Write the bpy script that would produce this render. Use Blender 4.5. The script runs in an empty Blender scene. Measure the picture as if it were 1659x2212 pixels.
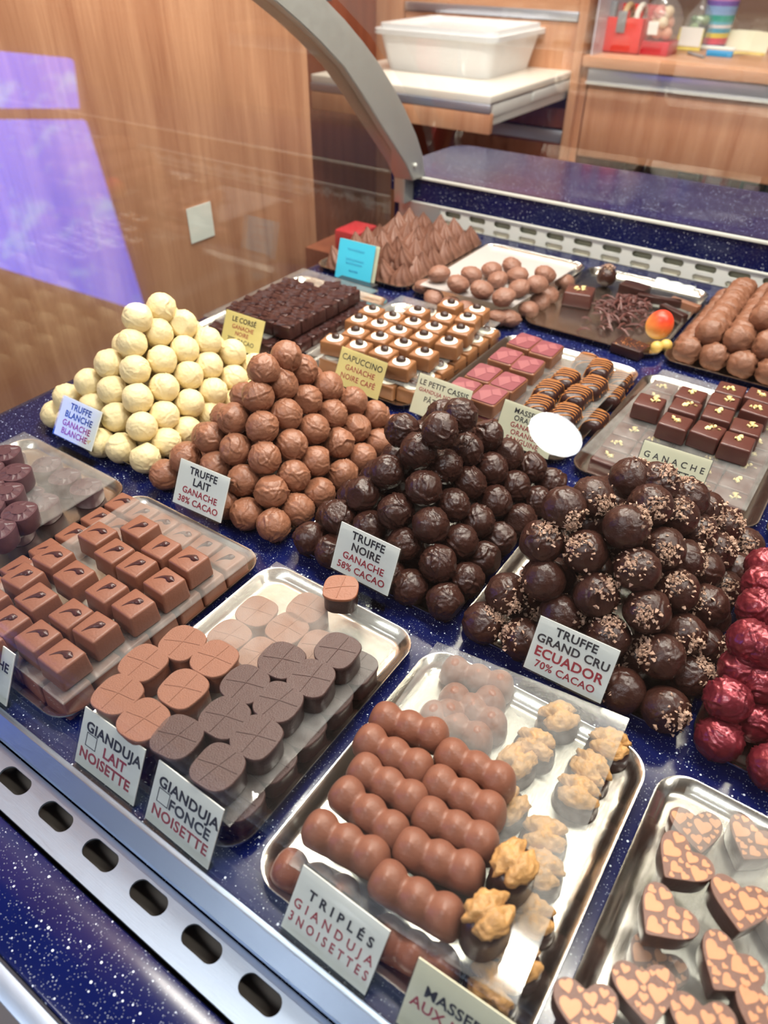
import bpy, bmesh, math, random
from mathutils import Vector, Matrix, noise
C = bpy.context.scene.collection
SC = bpy.context.scene
PI = math.pi
rnd = random.Random(7)

# ------------------------------------------------------------------ camera
CH = 0.48                                   # camera height above the case deck (z = 0)
CXP, CYP, FP = 829.5, 1106.0, 1560.0        # principal point and focal length in pixels of 1659 x 2212
PIT, ROL, YAW = .6814, -.0085, -.5977
CAMP = Vector((0, 0, CH))
_f = Vector((math.sin(YAW)*math.cos(PIT), math.cos(YAW)*math.cos(PIT), -math.sin(PIT)))
_r = Vector((math.cos(YAW), -math.sin(YAW), 0))
_d = _f.cross(_r)
_c, _s = math.cos(ROL), math.sin(ROL)
RX = _c*_r+_s*_d; RY = -_s*_r+_c*_d; RZ = _f
def ray(px, py): return RX*((px-CXP)/FP)+RY*((py-CYP)/FP)+RZ
def at(px, py, z=0.0):
    d = ray(px, py); return CAMP+d*((z-CH)/d.z)
def aty(px, py, y):
    d = ray(px, py); return CAMP+d*(y/d.y)
def atx(px, py, x):
    d = ray(px, py); return CAMP+d*(x/d.x)
cd = bpy.data.cameras.new('camera'); cam = bpy.data.objects.new('camera', cd); C.objects.link(cam)
M3 = Matrix((RX, -RY, -RZ)).transposed()
cam.matrix_world = Matrix.Translation(CAMP) @ M3.to_4x4()
cd.sensor_fit = 'HORIZONTAL'; cd.sensor_width = 36; cd.lens = FP/1659*36
cd.clip_start = .01; cd.clip_end = 50
cd.dof.use_dof = True; cd.dof.focus_distance = .62; cd.dof.aperture_fstop = 8.5
SC.camera = cam

# ------------------------------------------------------------------ world, lights, exposure
w = bpy.data.worlds.new('world'); SC.world = w; w.use_nodes = True
w.node_tree.nodes['Background'].inputs[0].default_value = (.93, .95, 1, 1)
w.node_tree.nodes['Background'].inputs[1].default_value = .30
SC.view_settings.view_transform = 'Standard'; SC.view_settings.look = 'None'
SC.view_settings.exposure = 0.05; SC.view_settings.gamma = 1; SC.view_settings.use_curve_mapping = False
def area(name, loc, size, sizey, power, col, target=None, spread=PI):
    l = bpy.data.lights.new(name, 'AREA'); l.shape = 'RECTANGLE'; l.size = size; l.size_y = sizey
    l.energy = power; l.color = col; l.spread = spread
    o = bpy.data.objects.new(name, l); C.objects.link(o); o.location = loc
    if target is not None:
        o.rotation_euler = (Vector(target)-Vector(loc)).to_track_quat('-Z', 'Y').to_euler()
    return o
area('case_strip_light', (-.2, 1.05, .85), 1.5, .05, 11, (1, .91, .76), (-.2, .5, 0))
area('ceiling_and_fill_light', (-.4, .80, 1.66), 1.3, .09, 40, (1, .94, .84), (-.4, .75, 0))
area('ceiling_and_fill_light', (-1.0, 1.9, 1.66), 1.4, .09, 32, (1, .95, .87), (-1.0, 2.1, 0))
area('ceiling_and_fill_light', (-.5, -1.0, 1.8), 1.8, .14, 25, (.96, .97, 1), (-.4, -.4, 0))  # added fill light for the label fronts, without a fixture
area('ceiling_and_fill_light', (1.1, .5, 1.66), .09, 1.2, 20, (1, .95, .88), (.4, .5, 0))

# ------------------------------------------------------------------ materials
MATS = {}
def nodes(name):
    m = bpy.data.materials.new(name); m.use_nodes = True
    nt = m.node_tree; b = nt.nodes['Principled BSDF']; return m, nt, b
def N(nt, t, **kw):
    n = nt.nodes.new(t)
    for k, v in kw.items(): setattr(n, k, v)
    return n
def coords(nt, scale=(1, 1, 1), kind='Object'):
    tc = N(nt, 'ShaderNodeTexCoord'); mp = N(nt, 'ShaderNodeMapping')
    mp.inputs['Scale'].default_value = scale
    nt.links.new(tc.outputs[kind], mp.inputs['Vector']); return mp.outputs[0]
def plain(name, col, rough=.5, metal=0, bump=0, bscale=200, var=.12, vscale=40, stretch=(1, 1, 1), coat=0, spec=.5, sss=0, trans=0, emit=0):
    if name in MATS: return MATS[name]
    m, nt, b = nodes(name)
    v = coords(nt, stretch)
    n1 = N(nt, 'ShaderNodeTexNoise'); n1.inputs['Scale'].default_value = vscale; n1.inputs['Detail'].default_value = 4
    nt.links.new(v, n1.inputs['Vector'])
    mx = N(nt, 'ShaderNodeMix', data_type='RGBA')
    mx.inputs[6].default_value = (*[max(0, c*(1-var)) for c in col], 1)
    mx.inputs[7].default_value = (*[min(1, c*(1+var)) for c in col], 1)
    nt.links.new(n1.outputs[0], mx.inputs[0]); nt.links.new(mx.outputs[2], b.inputs['Base Color'])
    b.inputs['Roughness'].default_value = rough; b.inputs['Metallic'].default_value = metal
    b.inputs['Coat Weight'].default_value = coat; b.inputs['Specular IOR Level'].default_value = spec
    if coat: b.inputs['Coat Roughness'].default_value = .12
    if sss:
        b.inputs['Subsurface Weight'].default_value = sss; b.inputs['Subsurface Scale'].default_value = .004
    if trans: b.inputs['Transmission Weight'].default_value = trans
    if emit:
        b.inputs['Emission Color'].default_value = (*col, 1); b.inputs['Emission Strength'].default_value = emit
    if bump:
        n2 = N(nt, 'ShaderNodeTexNoise'); n2.inputs['Scale'].default_value = bscale; n2.inputs['Detail'].default_value = 5
        nt.links.new(v, n2.inputs['Vector'])
        bp = N(nt, 'ShaderNodeBump'); bp.inputs['Strength'].default_value = bump; bp.inputs['Distance'].default_value = .001
        nt.links.new(n2.outputs[0], bp.inputs['Height']); nt.links.new(bp.outputs[0], b.inputs['Normal'])
    MATS[name] = m; return m
def choc(name, col, rough=.38, bump=.25, bscale=500, var=.1, spec=.5): return plain(name, col, rough, 0, bump, bscale, var, 90, spec=spec)
milk = choc('milk_chocolate', (.225, .086, .052), .40)
milkt = choc('milk_truffle_chocolate', (.275, .115, .064), .38, .7, 300, .2)
dark = choc('dark_chocolate', (.036, .012, .010), .30)
darkm = choc('dark_matt_chocolate', (.064, .028, .024), .40, .5, 900)
darkt = choc('dark_truffle_chocolate', (.042, .0150, .0105), .27, .7, 330, .25)
white = choc('white_chocolate', (.82, .68, .38), .5, .7, 300, .08)
ruby = plain('red_shimmer_chocolate', (.20, .022, .034), .30, .55, .4, 350, .25, 80, coat=.3)
milkrow = choc('ripple_chocolate', (.215, .092, .052), .45, .6, 300, .15)
rochm = choc('rocher_chocolate', (.240, .112, .075), .5, .8, 250, .15)
gmilk = choc('gianduja_milk', (.250, .102, .060), .5, .55, 900)
gside = choc('gianduja_milk_side', (.230, .070, .028), .35)
nutm = plain('walnut_kernel', (.50, .265, .090), .45, 0, .9, 260, .5, 110)
amond = plain('chopped_nut', (.86, .66, .30), .5, 0, .3, 400, .25, 200)
nibm = plain('cocoa_nib', (.44, .28, .20), .55, 0, .4, 500, .65, 350)
pink = plain('pink_print', (.20, .050, .064), .35, 0, .1, 500, .1)
pink2 = plain('pink_print_pale', (.28, .092, .104), .35, 0, .1, 500, .1)
orange = plain('orange_drizzle', (.60, .235, .065), .4, 0, .1, 500, .1)
wdisc = plain('white_chocolate_disc', (.90, .86, .74), .35, 0, .1, 500, .04)
bean = plain('coffee_bean', (.035, .014, .010), .3, 0, .2, 500, .2)
goldheart = plain('copper_heart_print', (.50, .22, .105), .38, .15, .1, 500, .15, 60)
heartbody = choc('heart_chocolate', (.065, .021, .016), .3)
hearttop = choc('heart_chocolate_top', (.150, .062, .040), .4)
commam = choc('comma_chocolate', (.060, .020, .020), .25, .05)
paper = plain('white_card', (.90, .91, .86), .6, 0, .05, 600, .03)
cream = plain('cream_card', (.86, .83, .62), .6, 0, .05, 600, .04)
yellow = plain('yellow_card', (.84, .72, .30), .6, 0, .05, 600, .05)
bluec = plain('blue_note_paper', (.06, .60, .86), .6, 0, .05, 600, .03)
inkb = plain('black_ink', (.035, .035, .045), .5)
inkr = plain('red_ink', (.42, .035, .055), .5)
inkblue = plain('blue_ink', (.02, .22, .45), .5)
tubm = plain('white_translucent_plastic', (.86, .87, .87), .3, 0, .05, 100, .02, sss=.0)
board = plain('cream_laminate', (.86, .80, .70), .3, 0, .02, 100, .03)
slide = plain('white_drawer_slide', (.74, .72, .67), .35, 0, 0, 1, .03)
grillm = plain('white_vent_plastic', (.82, .84, .78), .35, 0, .02, 100, .03)
slotdark = plain('dark_void', (.10, .088, .075), .7)
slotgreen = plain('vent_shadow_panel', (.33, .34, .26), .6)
slotcream = plain('vent_cream_panel', (.80, .76, .58), .5)
redp = plain('red_plastic', (.78, .04, .03), .3, 0, .1, 200, .15)
reddark = plain('red_box', (.62, .02, .04), .35, 0, .1, 200, .1)
greyp = plain('grey_plastic', (.30, .30, .31), .45, 0, .1, 200, .1)
blackp = plain('black_plastic', (.04, .04, .045), .4, 0, .1, 200, .1)
lilac = plain('lilac_acrylic_edge', (.62, .56, .62), .3)
floorm = plain('floor_tiles', (.45, .40, .36), .4, 0, .1, 20, .1, 5)
wallm = plain('painted_wall', (.78, .74, .68), .7, 0, .05, 60, .04, 3)

def brushed(name, col, rough, stretch, metal=1, aniso=.0, bs=.06):
    m, nt, b = nodes(name); v = coords(nt, stretch)
    n1 = N(nt, 'ShaderNodeTexNoise'); n1.inputs['Scale'].default_value = 60; n1.inputs['Detail'].default_value = 6
    nt.links.new(v, n1.inputs['Vector'])
    mr = N(nt, 'ShaderNodeMapRange'); mr.inputs[3].default_value = rough*.7; mr.inputs[4].default_value = rough*1.45
    nt.links.new(n1.outputs[0], mr.inputs[0]); nt.links.new(mr.outputs[0], b.inputs['Roughness'])
    b.inputs['Base Color'].default_value = (*col, 1); b.inputs['Metallic'].default_value = metal
    bp = N(nt, 'ShaderNodeBump'); bp.inputs['Strength'].default_value = bs; bp.inputs['Distance'].default_value = .001
    nt.links.new(n1.outputs[0], bp.inputs['Height']); nt.links.new(bp.outputs[0], b.inputs['Normal'])
    return m
steel = brushed('stainless_steel', (.62, .59, .53), .2, (30, 1.5, 1))
alu = brushed('brushed_aluminium', (.37, .46, .60), .36, (1.5, 40, 40), .85)  # blue of the reflected window light put into the base colour
alusat = brushed('satin_grey_aluminium', (.50, .52, .50), .42, (10, 1, 1), .55, bs=.02)
alublue = brushed('anodised_handle_strip', (.62, .66, .74), .3, (1, 20, 20), .8)

def wood(name, c1, c2, axis='z', rough=.35):
    m, nt, b = nodes(name)
    st = {'z': (14, 14, .8), 'x': (.8, 14, 14), 'y': (14, .8, 14)}[axis]
    v = coords(nt, st)
    n1 = N(nt, 'ShaderNodeTexNoise'); n1.inputs['Scale'].default_value = 1.6; n1.inputs['Detail'].default_value = 8; n1.inputs['Distortion'].default_value = .4
    n2 = N(nt, 'ShaderNodeTexNoise'); n2.inputs['Scale'].default_value = 14; n2.inputs['Detail'].default_value = 5
    nt.links.new(v, n1.inputs['Vector']); nt.links.new(v, n2.inputs['Vector'])
    ad = N(nt, 'ShaderNodeMath', operation='MULTIPLY_ADD'); ad.inputs[1].default_value = .35
    nt.links.new(n2.outputs[0], ad.inputs[0]); nt.links.new(n1.outputs[0], ad.inputs[2])
    cr = N(nt, 'ShaderNodeValToRGB'); cr.color_ramp.elements[0].position = .48; cr.color_ramp.elements[1].position = .88
    cr.color_ramp.elements[0].color = (*c1, 1); cr.color_ramp.elements[1].color = (*c2, 1)
    nt.links.new(ad.outputs[0], cr.inputs[0]); nt.links.new(cr.outputs[0], b.inputs['Base Color'])
    b.inputs['Roughness'].default_value = rough
    bp = N(nt, 'ShaderNodeBump'); bp.inputs['Strength'].default_value = .05; bp.inputs['Distance'].default_value = .001
    nt.links.new(n2.outputs[0], bp.inputs['Height']); nt.links.new(bp.outputs[0], b.inputs['Normal'])
    return m
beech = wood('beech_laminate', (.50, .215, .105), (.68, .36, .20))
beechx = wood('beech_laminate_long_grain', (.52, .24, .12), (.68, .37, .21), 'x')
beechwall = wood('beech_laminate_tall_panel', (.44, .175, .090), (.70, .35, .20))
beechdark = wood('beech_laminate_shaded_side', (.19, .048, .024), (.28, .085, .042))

def speckle():
    m, nt, b = nodes('blue_speckled_solid_surface'); v = coords(nt)
    vo = N(nt, 'ShaderNodeTexVoronoi'); vo.inputs['Scale'].default_value = 300
    nt.links.new(v, vo.inputs['Vector'])
    sp = N(nt, 'ShaderNodeSeparateColor'); nt.links.new(vo.outputs['Color'], sp.inputs[0])
    pw = N(nt, 'ShaderNodeMath', operation='POWER'); pw.inputs[1].default_value = 3.0; nt.links.new(sp.outputs[0], pw.inputs[0])
    sz = N(nt, 'ShaderNodeMath', operation='MULTIPLY'); sz.inputs[1].default_value = .27; nt.links.new(pw.outputs[0], sz.inputs[0])
    lt = N(nt, 'ShaderNodeMath', operation='LESS_THAN'); nt.links.new(vo.outputs['Distance'], lt.inputs[0]); nt.links.new(sz.outputs[0], lt.inputs[1])
    vo2 = N(nt, 'ShaderNodeTexVoronoi'); vo2.inputs['Scale'].default_value = 640; nt.links.new(v, vo2.inputs['Vector'])
    sp2 = N(nt, 'ShaderNodeSeparateColor'); nt.links.new(vo2.outputs['Color'], sp2.inputs[0])
    g = N(nt, 'ShaderNodeMath', operation='MULTIPLY'); g.inputs[1].default_value = .30; nt.links.new(sp2.outputs[0], g.inputs[0])
    lt2 = N(nt, 'ShaderNodeMath', operation='LESS_THAN'); nt.links.new(vo2.outputs['Distance'], lt2.inputs[0]); nt.links.new(g.outputs[0], lt2.inputs[1])
    hf = N(nt, 'ShaderNodeMath', operation='MULTIPLY'); hf.inputs[1].default_value = .30; nt.links.new(lt2.outputs[0], hf.inputs[0])
    mxm = N(nt, 'ShaderNodeMath', operation='MAXIMUM'); nt.links.new(lt.outputs[0], mxm.inputs[0]); nt.links.new(hf.outputs[0], mxm.inputs[1])
    n1 = N(nt, 'ShaderNodeTexNoise'); n1.inputs['Scale'].default_value = 9; nt.links.new(v, n1.inputs['Vector'])
    base = N(nt, 'ShaderNodeMix', data_type='RGBA'); base.inputs[6].default_value = (.0022, .0045, .040, 1); base.inputs[7].default_value = (.0045, .009, .082, 1)
    nt.links.new(n1.outputs[0], base.inputs[0])
    mx = N(nt, 'ShaderNodeMix', data_type='RGBA'); mx.inputs[7].default_value = (.72, .80, .92, 1)
    nt.links.new(base.outputs[2], mx.inputs[6]); nt.links.new(mxm.outputs[0], mx.inputs[0]); nt.links.new(mx.outputs[2], b.inputs['Base Color'])
    b.inputs['Roughness'].default_value = .16; b.inputs['Specular IOR Level'].default_value = .35
    return m
blue = speckle()

def clear(name, ior=1.49, tint=(.97, .985, .98), haze=.0, rough=.03, hazecol=(.9, .9, .88), scratch=False, gain=1.0):
    m = bpy.data.materials.new(name); m.use_nodes = True; nt = m.node_tree; nt.nodes.clear()
    out = N(nt, 'ShaderNodeOutputMaterial'); tr = N(nt, 'ShaderNodeBsdfTransparent'); gl = N(nt, 'ShaderNodeBsdfGlossy'); df = N(nt, 'ShaderNodeBsdfDiffuse')
    tr.inputs[0].default_value = (*tint, 1); gl.inputs['Roughness'].default_value = rough; df.inputs[0].default_value = (*hazecol, 1)
    m1 = N(nt, 'ShaderNodeMixShader'); m1.inputs[0].default_value = haze
    if scratch:
        v = coords(nt, (1, 1, 1))
        n1 = N(nt, 'ShaderNodeTexNoise'); n1.inputs['Scale'].default_value = 22; n1.inputs['Detail'].default_value = 9; n1.inputs['Roughness'].default_value = .7
        nt.links.new(v, n1.inputs['Vector'])
        mr = N(nt, 'ShaderNodeMapRange'); mr.inputs[1].default_value = .35; mr.inputs[2].default_value = .75; mr.inputs[3].default_value = haze*.4; mr.inputs[4].default_value = haze*2.0
        nt.links.new(n1.outputs[0], mr.inputs[0]); nt.links.new(mr.outputs[0], m1.inputs[0])
    fr = N(nt, 'ShaderNodeFresnel'); fr.inputs[0].default_value = ior
    gm = N(nt, 'ShaderNodeMath', operation='MULTIPLY'); gm.inputs[1].default_value = gain; gm.use_clamp = True
    geo = N(nt, 'ShaderNodeNewGeometry'); im = N(nt, 'ShaderNodeMix'); im.inputs[2].default_value = ior; im.inputs[3].default_value = 1/ior
    nt.links.new(geo.outputs['Backfacing'], im.inputs[0]); nt.links.new(im.outputs[0], fr.inputs[0])
    nt.links.new(fr.outputs[0], gm.inputs[0])
    m2 = N(nt, 'ShaderNodeMixShader')
    nt.links.new(tr.outputs[0], m1.inputs[1]); nt.links.new(df.outputs[0], m1.inputs[2])
    nt.links.new(gm.outputs[0], m2.inputs[0]); nt.links.new(m1.outputs[0], m2.inputs[1]); nt.links.new(gl.outputs[0], m2.inputs[2])
    nt.links.new(m2.outputs[0], out.inputs[0]); return m
acryl = clear('clear_acrylic_sheet', haze=.075, rough=.07, scratch=True)
acryl_l = clear('clear_label_holder', haze=.0, rough=.12)
glass = clear('case_glass', ior=1.52, haze=.02, rough=.0, tint=(.93, .96, .95), hazecol=(.75, .62, .58))
fglass = clear('front_glass', ior=1.52, haze=.0, rough=.0, tint=(.985, .99, .988), gain=.7)
film = clear('cellophane', haze=.12, rough=.12)

# ------------------------------------------------------------------ mesh helpers
def mesh_from(name, verts, faces, smooth=True, sharp=None):
    me = bpy.data.meshes.new(name); me.from_pydata([tuple(v) for v in verts], [], faces); me.update()
    if smooth:
        me.polygons.foreach_set('use_smooth', [True]*len(me.polygons))
        if sharp: me.set_sharp_from_angle(angle=sharp)
    return me
def bm_mesh(name, bm, smooth=True, sharp=math.radians(35)):
    bmesh.ops.recalc_face_normals(bm, faces=bm.faces)
    me = bpy.data.meshes.new(name); bm.to_mesh(me); bm.free()
    if smooth:
        me.polygons.foreach_set('use_smooth', [True]*len(me.polygons))
        if sharp: me.set_sharp_from_angle(angle=sharp)
    return me
def obj(name, me, mat=None, parent=None, loc=(0, 0, 0), rot=(0, 0, 0), label=None):
    o = bpy.data.objects.new(name, me); C.objects.link(o)
    if mat is not None and not me.materials: me.materials.append(mat)
    o.location = loc; o.rotation_euler = rot
    if parent is not None: o.parent = parent
    if label: o['label'] = label
    return o
def tag(o, label, cat, group=None):
    o['label'] = label; o['category'] = cat
    if group: o['group'] = group
    return o
def empty(name, loc=(0, 0, 0), rz=0, label='', cat='', group=None):
    o = bpy.data.objects.new(name, None); C.objects.link(o); o.location = loc; o.rotation_euler = (0, 0, rz); o.empty_display_size = .01
    return tag(o, label, cat, group)
def struct(o): o['kind'] = 'structure'; return o
def copy_tree(o, loc, rot, label, group):
    c = o.copy(); C.objects.link(c); c.location = loc; c.rotation_euler = rot
    c['label'] = label; c['group'] = group
    for ch in o.children:
        k = ch.copy(); C.objects.link(k); k.parent = c
    return c
def rbox(sx, sy, sz, r=.002, seg=3, taper=0.0, base=True, bulge=0):
    bm = bmesh.new(); bmesh.ops.create_cube(bm, size=1)
    for v in bm.verts:
        k = 1-taper if v.co.z > 0 else 1
        v.co.x *= sx*k; v.co.y *= sy*k; v.co.z = v.co.z*sz+(sz/2 if base else 0)
    if r > 0: bmesh.ops.bevel(bm, geom=list(bm.edges), offset=r, segments=seg, profile=.5, affect='EDGES')
    return bm
def box(name, x0, x1, y0, y1, z0, z1, mat, parent=None, r=.0, seg=2, label=None):
    bm = rbox(abs(x1-x0), abs(y1-y0), abs(z1-z0), r, seg, base=False)
    px, py, pz = (x0+x1)/2, (y0+y1)/2, (z0+z1)/2
    if parent is not None:
        off = Vector((px, py, pz))-parent.location; px, py, pz = off
    return obj(name, bm_mesh(name, bm), mat, parent, (px, py, pz), label=label)
def tube_into(bm, pts, r, n=6, radii=None):
    pts = [Vector(p) for p in pts]; rings = []
    for i, p in enumerate(pts):
        t = (pts[min(i+1, len(pts)-1)]-pts[max(i-1, 0)]).normalized()
        a = t.orthogonal() if abs(t.z) > .9 else t.cross(Vector((0, 0, 1)))
        a.normalize(); b = t.cross(a); rr = radii[i] if radii else r
        rings.append([bm.verts.new(p+(a*math.cos(2*PI*k/n)+b*math.sin(2*PI*k/n))*rr) for k in range(n)])
    for i in range(len(rings)-1):
        for k in range(n):
            bm.faces.new((rings[i][k], rings[i][(k+1) % n], rings[i+1][(k+1) % n], rings[i+1][k]))
    bm.faces.new(rings[0][::-1]); bm.faces.new(rings[-1])
def prism_into(bm, outline, z0, z1, taper=1.0):
    n = len(outline)
    a = [bm.verts.new((x, y, z0)) for x, y in outline]; b = [bm.verts.new((x*taper, y*taper, z1)) for x, y in outline]
    for i in range(n): bm.faces.new((a[i], a[(i+1) % n], b[(i+1) % n], b[i]))
    bm.faces.new(a[::-1]); bm.faces.new(b)
def lathe_bm(prof, n=24, flute=None):
    bm = bmesh.new(); rings = []
    for i, (r, z) in enumerate(prof):
        rings.append([bm.verts.new(((r*(flute(i/(len(prof)-1), 2*PI*k/n) if flute else 1))*math.cos(2*PI*k/n),
                                    (r*(flute(i/(len(prof)-1), 2*PI*k/n) if flute else 1))*math.sin(2*PI*k/n), z)) for k in range(n)])
    for i in range(len(rings)-1):
        for k in range(n): bm.faces.new((rings[i][k], rings[i][(k+1) % n], rings[i+1][(k+1) % n], rings[i+1][k]))
    bm.faces.new(rings[0][::-1]); bm.faces.new(rings[-1]); return bm
def rrect(x0, x1, y0, y1, r, n=8):
    o = []
    for cx, cy, a0 in ((x1-r, y1-r, 0), (x0+r, y1-r, 90), (x0+r, y0+r, 180), (x1-r, y0+r, 270)):
        for k in range(n+1):
            a = math.radians(a0+90*k/n); o.append((cx+r*math.cos(a), cy+r*math.sin(a)))
    return o
def ordn(k): return ['front', 'second', 'third', 'fourth', 'fifth', 'sixth', 'seventh', 'eighth', 'ninth', 'tenth', 'eleventh', 'twelfth'][min(k, 11)]
def ordr(k): return 'at the right edge' if k <= 0 else '%s from the right' % ['', 'second', 'third', 'fourth', 'fifth', 'sixth', 'seventh', 'eighth', 'ninth', 'tenth'][min(k, 9)]

# ------------------------------------------------------------------ setting: room shell
WX, YB, ZF, ZC = -1.1, 2.3, -.9, 2.7
struct(box('floor', -8, 6, -2.6, 4, ZF-.05, ZF, floorm))
struct(box('ceiling', -8, 6, -2.6, 4, ZC, ZC+.05, plain('ceiling_paint', (.34, .30, .26), .8)))
struct(box('wall_back', -8, 6, 2.95, 3.05, ZF, ZC, plain('brown_wall', (.22, .13, .085), .6, 0, .05, 60, .08, 3)))
# ------------------------------------------------------------------ the display case
GX = -.837
apron = empty('display_case', (0, 0, -.02), 0, 'display case with dark blue speckled deck and slotted metal air grille in front', 'display case')
X0, X1 = -.84, .62
box('display_deck', GX-.004, .62, .1137, 1.3305, -.03, 0, blue, apron)
def slotted(name, axis, cells, a0, a1, b0, b1, thick, hw, hh, mat, parent, loc, bc=None):
    """a plate with stadium slots; coordinates (a, b), a along the row; b across."""
    bm = bmesh.new(); NP = 24; bc = (b0+b1)/2 if bc is None else bc
    def vadd(a, b, t): return bm.verts.new((a, b, t) if axis == 'z' else (a, -t, b))
    edges = [a0]+[(cells[i]+cells[i+1])/2 for i in range(len(cells)-1)]+[a1]
    def quadplate(l, r, lo, hi):
        for t, rev in ((thick, False), (0, True)):
            q = [vadd(l, lo, t), vadd(r, lo, t), vadd(r, hi, t), vadd(l, hi, t)]
            bm.faces.new(q[::-1] if rev else q)
    pitch = cells[1]-cells[0]
    L0, R0 = cells[0]-pitch/2, cells[-1]+pitch/2
    if L0 > a0: quadplate(a0, L0, b0, b1)
    if R0 < a1: quadplate(R0, a1, b0, b1)
    for c in cells:
        l, r = c-pitch/2, c+pitch/2
        hole = []; rect = []
        for k in range(NP):
            an = 2*PI*(k+.5)/NP; ca, sa = math.cos(an), math.sin(an)
            hx = (hw-hh)*(1 if ca > 0 else -1)+hh*ca; hy = hh*sa
            s = min((r-c)/abs(ca) if abs(ca) > 1e-6 else 9, ((b1-bc) if sa > 0 else (bc-b0))/abs(sa) if abs(sa) > 1e-6 else 9)
            hole.append((c+hx, bc+hy)); rect.append((c+ca*s, bc+sa*s))
        corners = []
        top = []; bot = []
        for t, lst in ((thick, top), (0, bot)):
            hv = [vadd(a, b, t) for a, b in hole]; rv = [vadd(a, b, t) for a, b in rect]
            for k in range(NP):
                k2 = (k+1) % NP
                # insert the true corner where the rectangle turns
                (xa, ya), (xb, yb) = rect[k], rect[k2]
                if abs(xa-xb) > 1e-7 and abs(ya-yb) > 1e-7:
                    cxr = l if min(xa, xb) < l+1e-6 else r; cyr = b0 if min(ya, yb) < b0+1e-6 else b1
                    cv = vadd(cxr, cyr, t); f = [hv[k], rv[k], cv, rv[k2], hv[k2]]
                else: f = [hv[k], rv[k], rv[k2], hv[k2]]
                bm.faces.new(f if t else f[::-1])
            lst.extend(hv)
        for k in range(NP):
            k2 = (k+1) % NP; bm.faces.new((top[k2], top[k], bot[k], bot[k2]))
    bmesh.ops.remove_doubles(bm, verts=bm.verts, dist=1e-6)
    # outer rim
    return obj(name, bm_mesh(name, bm, True, math.radians(20)), mat, parent, loc)
box('rail_lip', X0, X1, .1075, .1135, -.03, .0055, alu, apron, r=.0008)
bm = bmesh.new()
v = [bm.verts.new(p) for p in ((X0, .0975, -.0052), (X1, .0975, -.0052), (X1, .1075, .004), (X0, .1075, .004), (X0, .0975, -.012), (X1, .0975, -.012), (X1, .1075, -.012), (X0, .1075, -.012))]
for f in ((0, 1, 2, 3), (7, 6, 5, 4), (0, 4, 5, 1), (2, 6, 7, 3), (1, 5, 6, 2), (0, 3, 7, 4)): bm.faces.new([v[i] for i in f])
obj('sloped_rail', bm_mesh('sloped_rail', bm), alu, apron, (0, 0, .03))
cells = [-.3815+.0478*i for i in range(-9, 20)]
slotted('slotted_grille', 'z', cells, X0, X1, .0655, .0970, .0018, .0150, .0068, alu, apron, (0, 0, .0122), bc=.0845)
box('grille_channel', X0, X1, .064, .098, -.03, -.026, slotdark, apron)
box('channel_wall', X0, X1, .0945, .0965, -.040, -.0082, slotdark, apron)
box('channel_wall', X0, X1, .0662, .068, -.040, -.0082, slotdark, apron)
box('front_panel', X0, X1, .0105, .0632, -.06, -.0085, blue, apron, r=.002)
box('lower_metal_strip', X0, X1, -.004, .0085, -.06, -.0075, alu, apron, r=.001)
box('base_cabinet', X0, X1, .02, 1.3, ZF, -.0605, blue, apron)
# back of the case: vent grille, blue counter with polished edge
ctr = empty('back_counter', (0, 1.336, 0), 0, 'raised dark blue speckled counter behind the trays with white vent grille', 'counter')
gcells = [-.745+.0561*i for i in range(0, 24)]
slotted('vent_grille', 'y', gcells, -.7735, .60, .0150, .0335, .002, .0185, .0058, grillm, ctr, (0, 0, 0), bc=.0240)
slotted('vent_grille', 'y', gcells, -.7735, .60, 0, .0150, .002, .0185, .0048, grillm, ctr, (0, 0, 0), bc=.0066)
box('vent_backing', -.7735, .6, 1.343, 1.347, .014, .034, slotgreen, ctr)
box('vent_backing', -.7735, .6, 1.3375, 1.347, 0, .0138, slotcream, ctr, label='cream backing of the lower vent slots')
box('end_plate', -.875, -.7735, 1.332, 1.338, 0, .0335, alusat, ctr)
box('trim_strip', -.875, .6, 1.3315, 1.337, .0335, .0375, grillm, ctr, r=.0006)
box('edge_band', -.842, .6, 1.3345, 1.345, .0375, .0815, blue, ctr)
box('edge_highlight', -.842, .6, 1.331, 1.3375, .0815, .0865, grillm, ctr, r=.001)  # white strip put in for the highlight along the polished edge
ol = [(-.842, 1.338), (.6, 1.338), (.6, 1.625), (-.86, 1.625)]+[(-.86-.045*math.sin(a), 1.58+.045*math.cos(a)) for a in (0.3, .7, 1.1, 1.5)]+[(-.915, 1.36), (-.90, 1.338)]
bm = bmesh.new(); prism_into(bm, [(x, y-1.336) for x, y in ol], .05, .087)
obj('counter_top', bm_mesh('counter_top', bm), blue, ctr)
box('counter_support', -.90, .6, 1.352, 1.56, ZF, .05, blue, ctr)
# aluminium arch at the left end
arch = empty('support_arch', (-.845, 1.33, .085), 0, 'curved satin grey metal arch rising from the counter over the case', 'support arch')
outer = [(1.345, .086), (1.330, .130), (1.3053, .1691), (1.263, .219), (1.217, .2654), (1.178, .300), (1.1358, .3321), (1.088, .365), (1.0398, .3938), (.97, .428), (.89, .458), (.80, .482), (.65, .540), (.50, .575), (.36, .560), (.28, .50), (.20, .26), (.125, .0)]
inner = [(1.299, .086), (1.268, .125), (1.2393, .152), (1.192, .197), (1.1265, .2611), (1.080, .303), (1.0235, .3415), (.977, .370), (.9299, .396), (.87, .422), (.80, .444), (.72, .462), (.62, .500), (.50, .530), (.40, .520), (.33, .46), (.25, .24), (.175, .0)]
bm = bmesh.new(); ring = []
for (yo, zo), (yi, zi) in zip(outer, inner):
    ring.append([bm.verts.new((x, y-1.33, z-.085)) for x, y, z in ((.025, yo, zo), (.025, yi, zi), (-.022, yi, zi), (-.022, yo, zo))])
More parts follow.
